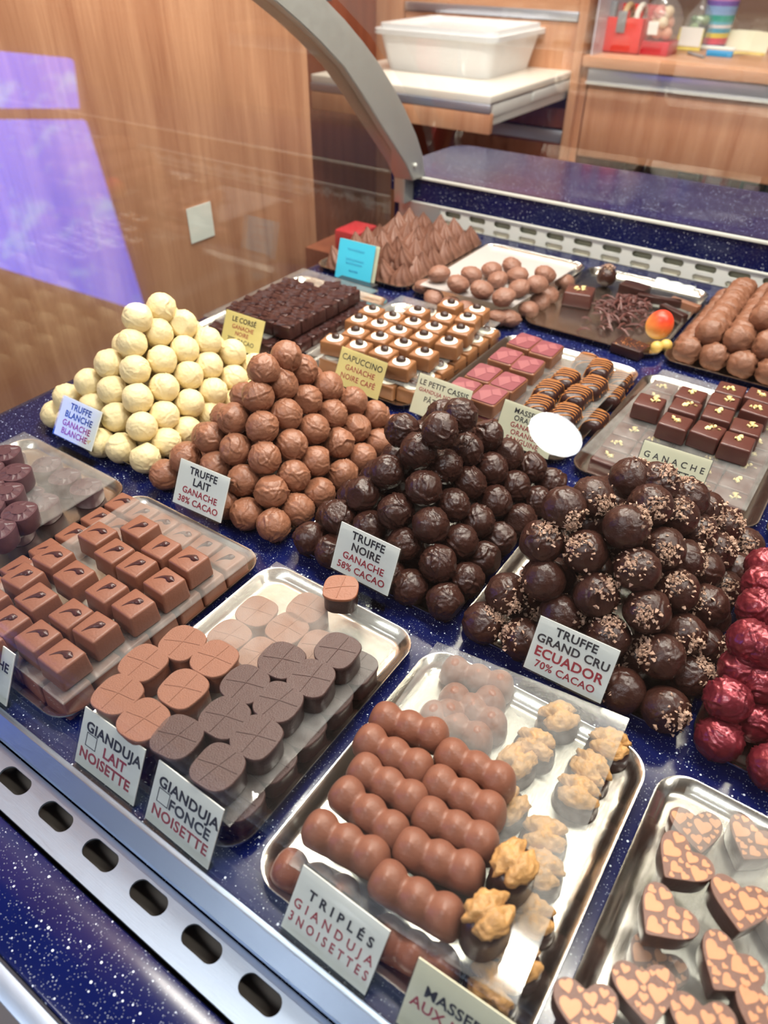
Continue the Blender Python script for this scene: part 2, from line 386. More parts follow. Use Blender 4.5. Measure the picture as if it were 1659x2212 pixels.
for i in range(len(ring)-1):
    for k in range(4): bm.faces.new((ring[i][k], ring[i][(k+1) % 4], ring[i+1][(k+1) % 4], ring[i+1][k]))
bm.faces.new(ring[0][::-1]); bm.faces.new(ring[-1])
bmesh.ops.bevel(bm, geom=list(bm.edges), offset=.0015, segments=2, affect='EDGES')
obj('arch_bar', bm_mesh('arch_bar', bm), alusat, arch)
box('foot_block', -.868, -.8425, 1.302, 1.3375, .0375, .086, alusat, arch, r=.001)
bm = lathe_bm([(.0, 0), (.004, 0), (.004, .003), (.002, .0045), (0, .0045)], 16)
o = obj('screw_cap', bm_mesh('screw_cap', bm), grillm, arch, (.026, -.03, .03), (0, PI/2, 0))
bm = lathe_bm([(.0, 0), (.010, 0), (.010, .02), (.006, .05), (0, .03)], 16)
obj('lamp_bracket', bm_mesh('lamp_bracket', bm), blackp, arch, (.0, outer[8][0]-1.33+.03, outer[8][1]-.085-.003))
# end glass of the case
gl = bmesh.new()
gp = [(.18, 0), (1.2405, 0), (1.2405, .150), (1.192, .196), (1.1265, .260), (1.080, .302), (1.0235, .340), (.977, .369), (.93, .395), (.87, .421), (.72, .461), (.62, .499), (.50, .529), (.40, .519), (.33, .459), (.255, .24)]
a = [gl.verts.new((-.003, y-.02, z)) for y, z in gp]; b = [gl.verts.new((.003, y-.02, z)) for y, z in gp]
gl.faces.new(a[::-1]); gl.faces.new(b)
for i in range(len(gp)): gl.faces.new((a[i], a[(i+1) % len(gp)], b[(i+1) % len(gp)], b[i]))
endg = obj('glass_end_panel', bm_mesh('glass_end_panel', gl, False), glass, None, (GX+.0, .02, 0.0005))
tag(endg, 'clear glass end panel of the case left of the white truffles with sky reflection', 'glass panel')
# price slip stuck beyond the glass
o = box('paper_slip', WX, WX+.001, .905, .957, .145, .195, paper); o.name = 'paper_slip'
p0, p1 = atx(402, 452, WX+.0015), atx(464, 508, WX+.0015)
o.location = ((p0+p1)/2); o.scale = (1, abs(p1.y-p0.y)/.052, abs(p1.z-p0.z)/.05)
tag(o, 'small blank white paper slip stuck on the wooden side panel', 'paper')

# ------------------------------------------------------------------ wooden room fittings behind
struct(box('wall_left', WX-.03, WX, .12, 1.325, ZF, ZC, beechwall))
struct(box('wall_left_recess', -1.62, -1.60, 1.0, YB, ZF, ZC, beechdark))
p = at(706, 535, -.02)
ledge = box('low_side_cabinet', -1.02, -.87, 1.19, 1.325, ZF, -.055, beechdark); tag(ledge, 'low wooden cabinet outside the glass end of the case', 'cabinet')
rb = box('gift_box', p.x-.028, p.x+.032, max(1.195, p.y-.03), max(1.27, p.y+.05), -.055, -.004, reddark, r=.006); tag(rb, 'red box behind the glass beside the piped chocolates', 'box')
# middle cabinet with drawers and pull-out board
cab = empty('drawer_cabinet', (-1.2, YB, ZF), 0, 'beech drawer cabinet with pulled-out cream board behind the counter', 'cabinet')
box('top_rail', -1.60, -.925, YB, YB+.02, .30, .40, beechx, cab)
box('handle_strip', -1.50, -.925, YB-.006, YB+.004, .277, .300, alublue, cab, r=.003)
box('drawer_front', -1.50, -.925, YB-.002, YB+.018, .14, .275, beech, cab, r=.002)
box('side_panel', -.918, -.893, YB-.02, YB+.5, ZF, 1.2, beech, cab, r=.002)
box('side_panel', -1.60, -1.505, YB-.02, YB+.5, ZF, 1.2, beech, cab, r=.002)
box('inner_back', -1.52, -.92, YB+.45, YB+.47, ZF, 1.2, beechdark, cab)
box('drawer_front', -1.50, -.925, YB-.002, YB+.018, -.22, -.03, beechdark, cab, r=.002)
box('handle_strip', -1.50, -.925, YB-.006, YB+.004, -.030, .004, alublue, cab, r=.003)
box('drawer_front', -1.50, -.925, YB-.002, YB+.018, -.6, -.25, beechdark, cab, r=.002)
box('shelf_board', -1.50, -.925, YB, YB+.4, .01, .06, beechdark, cab)
box('upper_body', -1.50, -.925, YB+.02, YB+.05, .40, 1.2, beech, cab)
YP = 1.80
box('pull_out_board', -1.485, -.920, YP, YB+.10, .142, .160, board, cab, r=.003)
box('board_handle', -1.485, -.918, YP-.004, YP+.006, .121, .1415, alublue, cab, r=.003)
box('board_front', -1.485, -.916, YP-.002, YP+.016, .075, .1205, beech, cab, r=.002)
box('drawer_slide', -.930, -.922, YP+.02, YB, .112, .138, slide, cab, r=.001)
box('drawer_slide', -.935, -.928, YP+.02, YB+.2, .090, .110, slide, cab, r=.001)
box('drawer_slide', -.921, -.917, YP+.24, YB, .117, .139, slide, cab, r=.001)
box('drawer_slide', -1.483, -1.476, YP+.02, YB, .09, .138, slide, cab, r=.001)
# right cabinet with worktop
wt = empty('worktop_cabinet', (-.4, YB, ZF), 0, 'beech worktop cabinet with long metal handle strip at upper right', 'cabinet')
box('worktop', -.885, .6, YB-.03, YB+.62, .176, .203, beechx, wt, r=.002)
box('handle_strip', -.872, .6, YB-.008, YB+.004, .136, .172, alublue, wt, r=.002)
box('handle_lip', -.872, .6, YB-.016, YB-.008, .134, .140, grillm, wt, r=.001)
box('drawer_front', -.868, -.2, YB-.002, YB+.018, -.056, .132, beech, wt, r=.002)
box('drawer_front', -.197, .6, YB-.002, YB+.018, -.056, .132, beech, wt, r=.002)
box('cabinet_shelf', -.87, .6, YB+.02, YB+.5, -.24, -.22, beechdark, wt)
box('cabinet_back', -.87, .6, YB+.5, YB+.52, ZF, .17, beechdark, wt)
box('cabinet_side', -.892, -.872, YB, YB+.5, ZF, .17, beech, wt)
for i, (px, py, cc, s, lb) in enumerate(((1540, 392, reddark, .07, 'red package with white slip'), (1622, 410, plain('green_box', (.03, .10, .06), .5), .07, 'dark green package with white slip'), (1480, 380, blackp, .05, 'small black package'))):
    p = aty(px, py, YB+.12)
    o = empty('package', (p.x, YB+.16, -.22), 0, lb+' on the open shelf under the worktop', 'package')
    box('carton', p.x-s/2, p.x+s/2, YB+.13, YB+.2, -.22, p.z+.03, cc, o, r=.002)
    if i < 2: box('white_slip', p.x-.02, p.x+.02, YB+.128, YB+.13, p.z-.03, p.z+.01, paper, o)
# acrylic divider and things on the worktop
WZ = .203
dv = box('acrylic_divider', -.872, -.868, YB-.01, YB+.4, WZ, .42, lilac); tag(dv, 'lilac tinted acrylic panel at the left edge of the worktop', 'divider')
def wpos(px, py, dy=0): return at(px, py, WZ)+Vector((0, dy, 0))
p = wpos(1290, 112); q = wpos(1355, 118)
bk = empty('pen_basket', (0, 0, 0), 0, 'red plastic basket holding tape and tools on the worktop', 'basket')
bx0, bx1, by0 = p.x, q.x+.03, p.y
bk.location = ((bx0+bx1)/2, by0+.05, WZ)
box('basket_front', bx0, bx1, by0, by0+.004, WZ, WZ+.085, redp, bk, r=.001)
box('basket_back', bx0, bx1, by0+.11, by0+.114, WZ, WZ+.11, redp, bk, r=.001)
box('basket_side', bx0, bx0+.003, by0, by0+.11, WZ, WZ+.085, redp, bk)
box('basket_side', bx1-.003, bx1, by0, by0+.11, WZ, WZ+.085, redp, bk)
box('basket_floor', bx0, bx1, by0, by0+.11, WZ, WZ+.004, redp, bk)
box('metal_clip', bx0+.045, bx0+.07, by0-.006, by0, WZ+.05, WZ+.10, greyp, bk, r=.002)
for i, (dx, lb) in enumerate(((.052, 'tan ring of packing tape standing in the red basket, left one'), (.088, 'cream ring of packing tape standing in the red basket, right one'))):
    bm = bmesh.new(); tube_into(bm, [(0, .036*math.cos(t*2*PI/24), .036*math.sin(t*2*PI/24)) for t in range(25)], .008, 8)
    o = obj('tape_roll', bm_mesh('tape_roll', bm), board if i else plain('tan_tape', (.62, .42, .22), .5), None, (bx0+dx, by0+.06, WZ+.075)); tag(o, lb, 'tape')
o = box('stapler', bx0+.008, bx0+.03, by0+.01, by0+.03, WZ+.02, WZ+.12, greyp, r=.003); tag(o, 'grey metal tool standing in the red basket', 'tool')
# bag of pink sweets on a red box
p = wpos(1368, 117); q = wpos(1448, 120); bw = q.x-p.x
rbx = box('gift_box', p.x, q.x, p.y, p.y+.09, WZ, WZ+.033, reddark, r=.002); tag(rbx, 'low red box under the bag of pink sweets', 'box')
bg = empty('sweet_bag', ((p.x+q.x)/2, p.y+.045, WZ+.033), 0, 'clear cellophane bag of pink and cream balls on the red box', 'bag')
prof = [(.0, 0), (.040, .0), (.052, .02), (.052, .05), (.042, .08), (.018, .105), (.010, .115), (.03, .14), (.036, .15)]
def bflute(t, a): return 1+.06*math.sin(5*a+3*t)+.04*math.sin(11*a)
obj('cellophane_wrap', bm_mesh('cellophane_wrap', lathe_bm(prof, 32, bflute)), film, bg)
pm = [plain('pink_sugar', (.80, .28, .24), .45), plain('cream_sugar', (.85, .66, .45), .45), plain('peach_sugar', (.84, .42, .30), .45)]
bm = bmesh.new(); bmesh.ops.create_icosphere(bm, subdivisions=2, radius=.016); sw = bm_mesh('sweet', bm, True, None)
for i in range(16):
    a = i*2.4; rr = .033*math.sqrt((i % 6+.4)/6.4); z = .018+.024*(i//6)
    m_ = sw if i == 0 else sw.copy(); m_.materials.clear()
    obj('sweet', m_, pm[i % 3], bg, (rr*math.cos(a), rr*math.sin(a), z))
box('bag_sticker', (p.x+q.x)/2-.016, (p.x+q.x)/2+.012, p.y-.0125, p.y-.0115, WZ+.05, WZ+.08, paper, bg)
# green bag
p = wpos(1460, 108)
gb = empty('sweet_bag', (p.x+.035, p.y+.05, WZ), 0, 'clear bag of green sweets with a white and yellow card', 'bag')
obj('cellophane_wrap', bm_mesh('cellophane_wrap', lathe_bm([(a_*.72, b_*.9) for a_, b_ in prof], 32, bflute)), film, gb, (0, 0, .015))
gm_ = [plain('green_foil', (.06, .16, .05), .25, .3), plain('pale_green_foil', (.25, .38, .18), .3), blackp]
for i in range(14):
    a = i*2.4; rr = .022*math.sqrt((i % 5+.4)/5.4); z = .016+.018*(i//5)
    m_ = sw.copy(); m_.materials.clear(); o = obj('sweet', m_, gm_[i % 3], gb, (rr*math.cos(a), rr*math.sin(a), z+.02)); o.scale = (.8, .8, .8)
cdp = box('bag_card', p.x-.002, p.x+.068, p.y-.002, p.y, WZ+.002, WZ+.055, plain('yellow_border_card', (.85, .72, .12), .5), gb)
box('printed_card', p.x+.004, p.x+.066, p.y-.004, p.y-.002, WZ+.012, WZ+.058, paper, gb)
# striped cup with pens
p = wpos(1530, 108)
cup = empty('striped_cup', (p.x, p.y+.035, WZ), 0, 'paper cup with rainbow stripes holding pens on the worktop', 'cup')
cols = [((.05, .03, .2), .014), ((.78, .06, .12), .016), ((.86, .70, .10), .012), ((.10, .42, .62), .012), ((.80, .75, .80), .008), ((.12, .50, .66), .008), ((.02, .40, .32), .015), ((.30, .48, .80), .022), ((.22, .14, .50), .012), ((.62, .30, .62), .010)]
z = 0
for i, (cc, h) in enumerate(cols):
    r0 = .034+.10*z; r1 = .034+.10*(z+h)
    obj('cup_stripe', bm_mesh('cup_stripe', lathe_bm([(r0-.002, z), (r0, z), (r1, z+h), (r1-.002, z+h)], 32)), plain('stripe_%d' % i, cc, .35), cup); z += h
for i, (cc, dx, dy, hh, lb) in enumerate((((.75, .05, .15), -.01, 0, .165, 'crimson pen'), ((.03, .03, .04), .012, .008, .17, 'black pen'), ((.05, .25, .7), .026, -.004, .165, 'blue pen'), ((.8, .8, .82), -.026, .006, .16, 'white pen'))):
    bm = bmesh.new(); tube_into(bm, [(0, 0, 0), (dx*.3, dy*.3, hh*.96), (dx*.32, dy*.32, hh)], .005, 10, [.005, .005, .002])
    o = obj('pen', bm_mesh('pen', bm), plain('pen_%d' % i, cc, .3), None, (cup.location.x+dx*.6, cup.location.y+dy, WZ+.004)); tag(o, lb+' standing in the striped cup', 'pen')
# cordless phone, screen
p = wpos(1600, 70)
ph = empty('telephone', (p.x, p.y+.03, WZ), 0, 'dark grey telephone handset standing upright behind the cards', 'telephone')
box('handset', p.x-.03, p.x+.03, p.y+.02, p.y+.045, WZ, WZ+.20, plain('dark_grey_plastic', (.07, .07, .075), .35), ph, r=.006)
box('screen', p.x-.02, p.x+.02, p.y+.0185, p.y+.0205, WZ+.12, WZ+.16, blackp, ph)
for r_ in range(4):
    for c_ in range(3): box('key', p.x-.018+.013*c_, p.x-.009+.013*c_, p.y+.018, p.y+.0202, WZ+.045+.017*r_, WZ+.055+.017*r_, greyp, ph)
mn = box('monitor', p.x+.045, p.x+.32, p.y+.03, p.y+.08, WZ, .62, plain('grey_monitor_case', (.34, .33, .33), .5), r=.008); tag(mn, 'grey casing of a machine at the right end of the worktop', 'machine')
bk_ = box('binder', p.x-.075, p.x-.036, p.y+.05, p.y+.09, WZ, .50, greyp, r=.003); tag(bk_, 'pale grey folder standing left of the telephone', 'folder')
# cards and clutter
p = wpos(1580, 108)
for i, (dx, dy, rz, tl, ww) in enumerate(((0, 0, .1, .5, .075), (.03, .015, -.1, .45, .07), (.055, .004, .12, .6, .06), (.075, -.006, -.15, .4, .05), (-.012, .02, -.5, .7, .05))):
    bm = rbox(ww, .002, .05, 0); o = obj('blank_card', bm_mesh('blank_card', bm), cream, None, (p.x+dx, p.y+dy, WZ), (-tl*.6, 0, rz))
    tag(o, 'blank cream price card leaning in the heap, %s' % ['front one with the widest face', 'one just right of the front card', 'small one further right', 'rightmost small one', 'leftmost dark-edged one'][i], 'card', 'cream price cards on the worktop')
o = obj('pen', bm_mesh('pen', (lambda b: (tube_into(b, [(-.05, 0, 0), (.045, -.0, 0), (.05, 0, 0)], .006, 10, [.006, .006, .002]), b)[1])(bmesh.new())), paper, None, tuple(wpos(1550, 110)+Vector((0, 0, .006)))); tag(o, 'white marker lying beside the blue block', 'pen')
p = wpos(1553, 122); o = box('eraser', p.x-.035, p.x+.035, p.y-.008, p.y+.008, WZ, WZ+.014, plain('bright_blue', (.02, .35, .75), .4), r=.001); tag(o, 'bright blue block lying on the worktop', 'eraser')
o = obj('pen', bm_mesh('pen', (lambda b: (tube_into(b, [(-.03, .03, 0), (.03, -.035, 0)], .004, 8), b)[1])(bmesh.new())), greyp, None, tuple(wpos(1503, 122)+Vector((0, 0, .004)))); tag(o, 'thin grey pen lying slanted on the worktop', 'pen')
bm = bmesh.new()
for k in range(9):
    a0 = rnd.uniform(0, PI); pts = [(.03*math.cos(a0+t*.6)*(1+.3*t), .018*math.sin(a0*1.3+t*.8), .003+.002*(k % 3)) for t in range(5)]; tube_into(bm, pts, .0016, 5)
o = obj('yellow_ribbon', bm_mesh('yellow_ribbon', bm), plain('yellow_ribbon', (.88, .72, .22), .4), None, tuple(wpos(1625, 122))); tag(o, 'tangle of thin yellow ribbon on the worktop', 'ribbon')
p = wpos(1655, 112); o = box('red_marker', p.x-.02, p.x+.02, p.y-.005, p.y+.005, WZ, WZ+.01, redp, r=.002); tag(o, 'red marker at the right end of the worktop', 'pen')
# plastic tub on the pull-out board
a, b_, c = at(838, 148, .16), at(1045, 172, .16), at(1128, 138, .16)
ux = Vector((1, 0, 0)); W_ = .330; D_ = .27
ctrp = Vector(((a.x+b_.x)/2, (a.y+b_.y)/2+D_/2, .1605))
tub = empty('plastic_tub', tuple(ctrp), .0, 'white translucent plastic tub with lid on the cream board', 'tub')
bm = bmesh.new(); hz = .090
lo = rrect(-W_/2, W_/2, -D_/2, D_/2, .03); hi = rrect(-W_/2-.02, W_/2+.02, -D_/2-.02, D_/2+.02, .035)
A_ = [bm.verts.new((x, y, 0)) for x, y in lo]; B_ = [bm.verts.new((x, y, hz)) for x, y in hi]; B2 = [bm.verts.new((x*.985, y*.985, hz)) for x, y in hi]; A2 = [bm.verts.new((x*.98, y*.98, .003)) for x, y in lo]
n = len(lo)
for i in range(n):
    j = (i+1) % n
    bm.faces.new((A_[i], A_[j], B_[j], B_[i])); bm.faces.new((B_[i], B_[j], B2[j], B2[i])); bm.faces.new((B2[i], B2[j], A2[j], A2[i]))
bm.faces.new(A_[::-1]); bm.faces.new(A2)
obj('tub_body', bm_mesh('tub_body', bm), tubm, tub)
bm = bmesh.new(); prism_into(bm, rrect(-W_/2-.032, W_/2+.032, -D_/2-.032, D_/2+.032, .035), hz-.004, hz+.008); obj('tub_lid', bm_mesh('tub_lid', bm), tubm, tub)
bm = bmesh.new()
o1 = rrect(-W_/2-.020, W_/2+.020, -D_/2-.020, D_/2+.020, .03); o2 = rrect(-W_/2, W_/2, -D_/2, D_/2, .025); z1 = .012
for (q1, q2) in ((o1, o2),):
    r1 = [bm.verts.new((x, y, hz+.008)) for x, y in q1]; r2 = [bm.verts.new((x*.99, y*.99, hz+.008+z1)) for x, y in q1]; r3 = [bm.verts.new((x, y, hz+.008+z1)) for x, y in q2]; r4 = [bm.verts.new((x*.98, y*.98, hz+.0085)) for x, y in q2]
    for i in range(n):
        j = (i+1) % n
        bm.faces.new((r1[i], r1[j], r2[j], r2[i])); bm.faces.new((r2[i], r2[j], r3[j], r3[i])); bm.faces.new((r3[i], r3[j], r4[j], r4[i]))
    bm.faces.new(r4)
obj('lid_rim', bm_mesh('lid_rim', bm), tubm, tub)

# window whose reflection shows in the end glass (real, on the right side of the shop)
def skywin():
    m = bpy.data.materials.new('window_daylight'); m.use_nodes = True; nt = m.node_tree; nt.nodes.clear()
    out = N(nt, 'ShaderNodeOutputMaterial'); em = N(nt, 'ShaderNodeEmission'); v = coords(nt, (1, 1, 1.6))
    n1 = N(nt, 'ShaderNodeTexNoise'); n1.inputs['Scale'].default_value = 3; n1.inputs['Detail'].default_value = 6
    nt.links.new(v, n1.inputs['Vector']); cr = N(nt, 'ShaderNodeValToRGB')
    cr.color_ramp.elements[0].position = .52; cr.color_ramp.elements[0].color = (.03, .14, 1, 1)
    cr.color_ramp.elements[1].position = .72; cr.color_ramp.elements[1].color = (.18, .42, 1, 1)
    nt.links.new(n1.outputs[0], cr.inputs[0]); nt.links.new(cr.outputs[0], em.inputs[0]); em.inputs[1].default_value = 8.5
    nt.links.new(em.outputs[0], out.inputs[0]); return m
wm = skywin()
# curved front glass: leaning pane from the rail up, then bending back to the arch
TG = math.radians(20); GY0, GZ0 = .1105, .006
prof = [(GY0, GZ0)]+[(GY0+t*math.sin(TG), GZ0+t*math.cos(TG)) for t in (.25, .52)]
prof += [(.37, .56), (.50, .585), (.65, .560), (.80, .505), (.90, .465), (1.0, .420), (1.12, .347), (1.22, .265), (1.29, .19), (1.33, .12), (1.336, .10)]
bm = bmesh.new(); la = []; lb_ = []
for (y, z) in prof: la.append([bm.verts.new((x, y, z)) for x in (-.80, .60)]); lb_.append([bm.verts.new((x, y+.004, z-.0015)) for x in (-.80, .60)])
for L_, fl_ in ((la, 0), (lb_, 1)):
    for k in range(len(prof)-1):
        q = (L_[k][0], L_[k][1], L_[k+1][1], L_[k+1][0]); bm.faces.new(q[::-1] if fl_ else q)
for k in range(len(prof)-1):
    for e in (0, 1): bm.faces.new((la[k][e], la[k+1][e], lb_[k+1][e], lb_[k][e]))
bm.faces.new((la[0][0], la[0][1], lb_[0][1], lb_[0][0])); bm.faces.new((la[-1][0], la[-1][1], lb_[-1][1], lb_[-1][0]))
o = obj('front_glass', bm_mesh('front_glass', bm, True, math.radians(8)), fglass); tag(o, 'curved clear front glass of the display case', 'glass panel')
GN = Vector((0, -math.cos(TG), math.sin(TG)))
def bounce(px, py, y_stop=None, dist=None):
    d = ray(px, py).normalized(); P0 = Vector((0, GY0, GZ0)); t = (P0-CAMP).dot(GN)/d.dot(GN); h = CAMP+d*t; r = d-GN*(2*d.dot(GN))
    return h+r*((y_stop-h.y)/r.y) if y_stop is not None else h+r*dist
WY = -2.55
for i, pts in enumerate((((-70, 103), (150, 125), (163, 228), (-70, 228)), ((-70, 257), (178, 258), (235, 440), (308, 672), (-70, 556)))):
    P = [bounce(x, y, y_stop=WY) for x, y in pts]; n_ = len(P)
    bm = bmesh.new(); c0 = sum(P, Vector())/n_
    f0 = [bm.verts.new(p-c0) for p in P]; f1 = [bm.verts.new(p-c0+Vector((0, -.03, 0))) for p in P]
    bm.faces.new(f0); bm.faces.new(f1[::-1])
    for k in range(n_): bm.faces.new((f0[k], f0[(k+1) % n_], f1[(k+1) % n_], f1[k]))
    struct(obj('window_%d' % (i+1), bm_mesh('window_%d' % (i+1), bm, False), wm, None, tuple(c0)))
struct(box('wall_front', -8, 6, WY-.13, WY-.04, ZF, ZC, plain('dark_wall', (.16, .12, .10), .7)))
LROT = 12
# round lamp behind the viewer, mirrored as a white disc in the front glass
lc = bounce(1197, 940, dist=1.6); lx = (bounce(1145, 925, dist=1.6)-bounce(1249, 955, dist=1.6)).length/2
lamp = empty('round_lamp', tuple(lc), 0, 'round frosted lamp hanging in the shop behind the viewer', 'lamp')
aim = (CAMP-lc).to_track_quat('Z', 'Y').to_euler()
bm = lathe_bm([(0, 0), (lx*.98, 0), (lx, .004), (lx, .02), (0, .02)], 48); em2 = bpy.data.materials.new('lamp_glow'); em2.use_nodes = True
em2.node_tree.nodes['Principled BSDF'].inputs['Emission Color'].default_value = (.95, .98, 1, 1); em2.node_tree.nodes['Principled BSDF'].inputs['Emission Strength'].default_value = 60
ld = obj('lamp_disc', bm_mesh('lamp_disc', bm), em2, lamp); ld.matrix_local = aim.to_matrix().to_4x4() @ Matrix.Rotation(math.radians(LROT), 4, 'Z') @ Matrix.Diagonal((1.12, .72, 1, 1))
bm = bmesh.new(); tube_into(bm, [(0, 0, .015), (0, -.03, .05), (0, -.03, ZC-lc.z)], .004, 8); obj('lamp_stem', bm_mesh('lamp_stem', bm), blackp, lamp)

# ------------------------------------------------------------------ trays
tray_cache = {}
def tray(x0, x1, y0, y1, label, z=0, h=.011, rz=0):
    W, D = x1-x0, y1-y0; key = (round(W, 3), round(D, 3), h)
    if key not in tray_cache:
        bm = bmesh.new()
        def ring(ins, zz, rr): return [bm.verts.new((x, y, zz)) for x, y in rrect(-W/2+ins, W/2-ins, -D/2+ins, D/2-ins, rr, 8)]
        rs = [ring(.0015, h-.0022, .022), ring(0, h-.0012, .023), ring(.0003, h, .023), ring(.0020, h-.0003, .022), ring(.007, .0042, .018), ring(.010, .0022, .015), ring(.013, .0018, .012)]
        ro = [ring(.011, 0, .013), ring(.0055, .0035, .018)]
        seq = ro+rs
        for p_, q_ in zip(seq[:-1], seq[1:]):
            for i in range(len(p_)): j = (i+1) % len(p_); bm.faces.new((p_[i], p_[j], q_[j], q_[i]))
        bm.faces.new(seq[-1]); bm.faces.new(seq[0][::-1])
        tray_cache[key] = bm_mesh('serving_tray', bm, True, math.radians(60))
    o = obj('serving_tray', tray_cache[key], steel, None, ((x0+x1)/2, (y0+y1)/2, z), (0, 0, rz)); tag(o, label, 'tray', 'stainless trays in the case'); return o
def sheet(pts, z, label, th=.0014, mat=None):
    c0 = Vector((sum(p[0] for p in pts)/4, sum(p[1] for p in pts)/4, 0))
    bm = bmesh.new(); prism_into(bm, [(p[0]-c0.x, p[1]-c0.y) for p in pts], 0, th)
    o = obj('acrylic_sheet', bm_mesh('acrylic_sheet', bm, False), mat or acryl, None, (c0.x, c0.y, z)); tag(o, label, 'acrylic sheet', 'clear sheets between layers'); return o
R0 = (.128, .357); R1 = (.384, .630); R2 = (.664, .935); R3 = (.985, 1.270)
tray(-.752, -.570, *R0, label='steel tray of dark faceted chocolates at the left edge')
tray(-.562, -.378, *R0, label='steel tray under the milk squares with dark commas')
tray(-.371, -.203, *R0, label='steel tray under the scored milk and dark squares')
tray(-.192, -.003, *R0, label='steel tray under the three-bump bars and walnut chocolates')
tray(.005, .190, *R0, label='steel tray under the patterned heart chocolates')
tray(-.785, -.585, *R1, label='steel tray under the white truffle pyramid')
tray(-.578, -.384, *R1, label='steel tray under the milk truffle pyramid')
tray(-.375, -.193, *R1, label='steel tray under the plain dark truffle pyramid')
tray(-.188, .006, *R1, label='steel tray under the dark truffles with cocoa nibs')
tray(.012, .21, *R1, label='steel tray under the shiny red truffles')
tray(-.815, -.622, *R2, label='steel tray under the ridged dark squares')
tray(-.616, -.418, *R2, label='steel tray under the squares topped with coffee beans')
tray(-.412, -.210, *R2, label='steel tray under pink squares and orange-striped chocolates')
tray(-.204, -.003, *R2, label='steel tray under the dark squares with chopped nuts')
tray(.004, .19, *R2, label='steel tray corner at the right edge behind the red truffles')
tray(-.828, -.632, *R3, label='steel tray under the piped chocolate cones')
tray(-.628, -.424, *R3, label='steel tray under the lumpy rocher balls')
tray(-.420, -.208, *R3, label='half-empty steel tray with chocolate shavings and mixed pieces')
tray(-.203, .0, *R3, label='steel tray under the rows of rippled chocolate logs')
sheet([(-.381, .136), (-.375, .343), (-.535, .338), (-.535, .139)], .0262, 'clear sheet between layers of comma squares')
sheet([(-.213, .138), (-.2075, .3445), (-.354, .3455), (-.363, .150)], .0262, 'clear sheet between layers of scored squares')
sheet([(-.166, .1415), (-.0154, .154), (-.0285, .366), (-.1835, .348)], .0262, 'scratched clear sheet over walnut chocolates and bars')
sheet([(.0245, .150), (.18, .150), (.18, .336), (.0224, .336)], .0262, 'clear sheet between layers of hearts')
sheet([(-.735, .14), (-.575, .14), (-.575, .345), (-.735, .345)], .0262, 'clear sheet between layers of faceted chocolates')
sheet([(-.80, .69), (-.67, .685), (-.64, .92), (-.80, .925)], .0262, 'clear sheet between layers of ridged dark squares')
sheet([(-.60, .685), (-.425, .685), (-.425, .925), (-.60, .925)], .0262, 'clear sheet between layers of coffee bean squares')
sheet([(-.37, .685), (-.218, .68), (-.213, .90), (-.372, .90)], .0262, 'clear sheet under the orange-striped chocolates')
sheet([(-.196, .678), (-.018, .672), (-.015, .915), (-.182, .920)], .0262, 'clear sheet between layers of nut-topped squares')
sheet([(-.594, .970), (-.4325, .977), (-.418, 1.2007), (-.596, 1.2013)], .0300, 'white translucent sheet under the upper rocher balls', mat=clear('frosted_sheet', haze=.62, rough=.25, hazecol=(.62, .58, .57)))

# ------------------------------------------------------------------ truffle pyramids
def truffle_mesh(name, r, style, seed, sub=5):
    bm = bmesh.new(); bmesh.ops.create_icosphere(bm, subdivisions=sub, radius=1)
    off = Vector((seed*7.3, seed*3.1, seed*1.7)); rr = random.Random(seed)
    arcs = []
    for _ in range({'swirl': 9, 'soft': 7, 'leaf': 14, 'bits': 3}[style]):
        ax = Vector((rr.gauss(0, 1), rr.gauss(0, 1), rr.gauss(0, 1))).normalized(); arcs.append((ax, rr.uniform(-.7, .7), rr.uniform(.5, 1), Vector((rr.gauss(0, 1), rr.gauss(0, 1), rr.gauss(0, 1))).normalized()))
    cap = Vector((rr.gauss(0, 1), rr.gauss(0, .6)-.6, rr.gauss(0, .6)+.4)).normalized() if rr.random() < .35 else None
    for v in bm.verts:
        d = v.co.normalized()
        h = noise.noise(d*1.4+off)*.05
        q = d+.35*Vector((noise.noise(d*1.6+off), noise.noise(d*1.6+off+Vector((9, 0, 0))), noise.noise(d*1.6+off+Vector((0, 9, 0)))))
        for ax, c_, s_, m_ in arcs:
            e = q.dot(ax)-c_
            g = max(0, d.dot(m_)+.25)
            h += s_*min(1, g)*{'swirl': .085, 'soft': .060, 'leaf': .085, 'bits': .04}[style]*(math.exp(-(e/.035)**2)-.5*math.exp(-((e-.11)/.08)**2))
        h += noise.noise(d*5+off)*(.022 if style != 'bits' else .045)
        if style == 'leaf': h += noise.noise(d*11+off)*.012
        if style == 'bits': h += abs(noise.noise(d*13+off))*.08
        if cap is not None:
            t = d.dot(cap)
            if t > .80: h = min(h, .80/t-1+.03)
        v.co = d*r*(1+h)
    return bm_mesh(name, bm, True, None)
NOUN = {}
used_labels = {}
def uniq(lb, alt=''):
    k = used_labels.get(lb, 0); used_labels[lb] = k+1
    if k: lb = lb+[', slightly higher', ', tucked behind', ', deeper in the pile', ', half hidden'][min(k-1, 3)]
    return lb
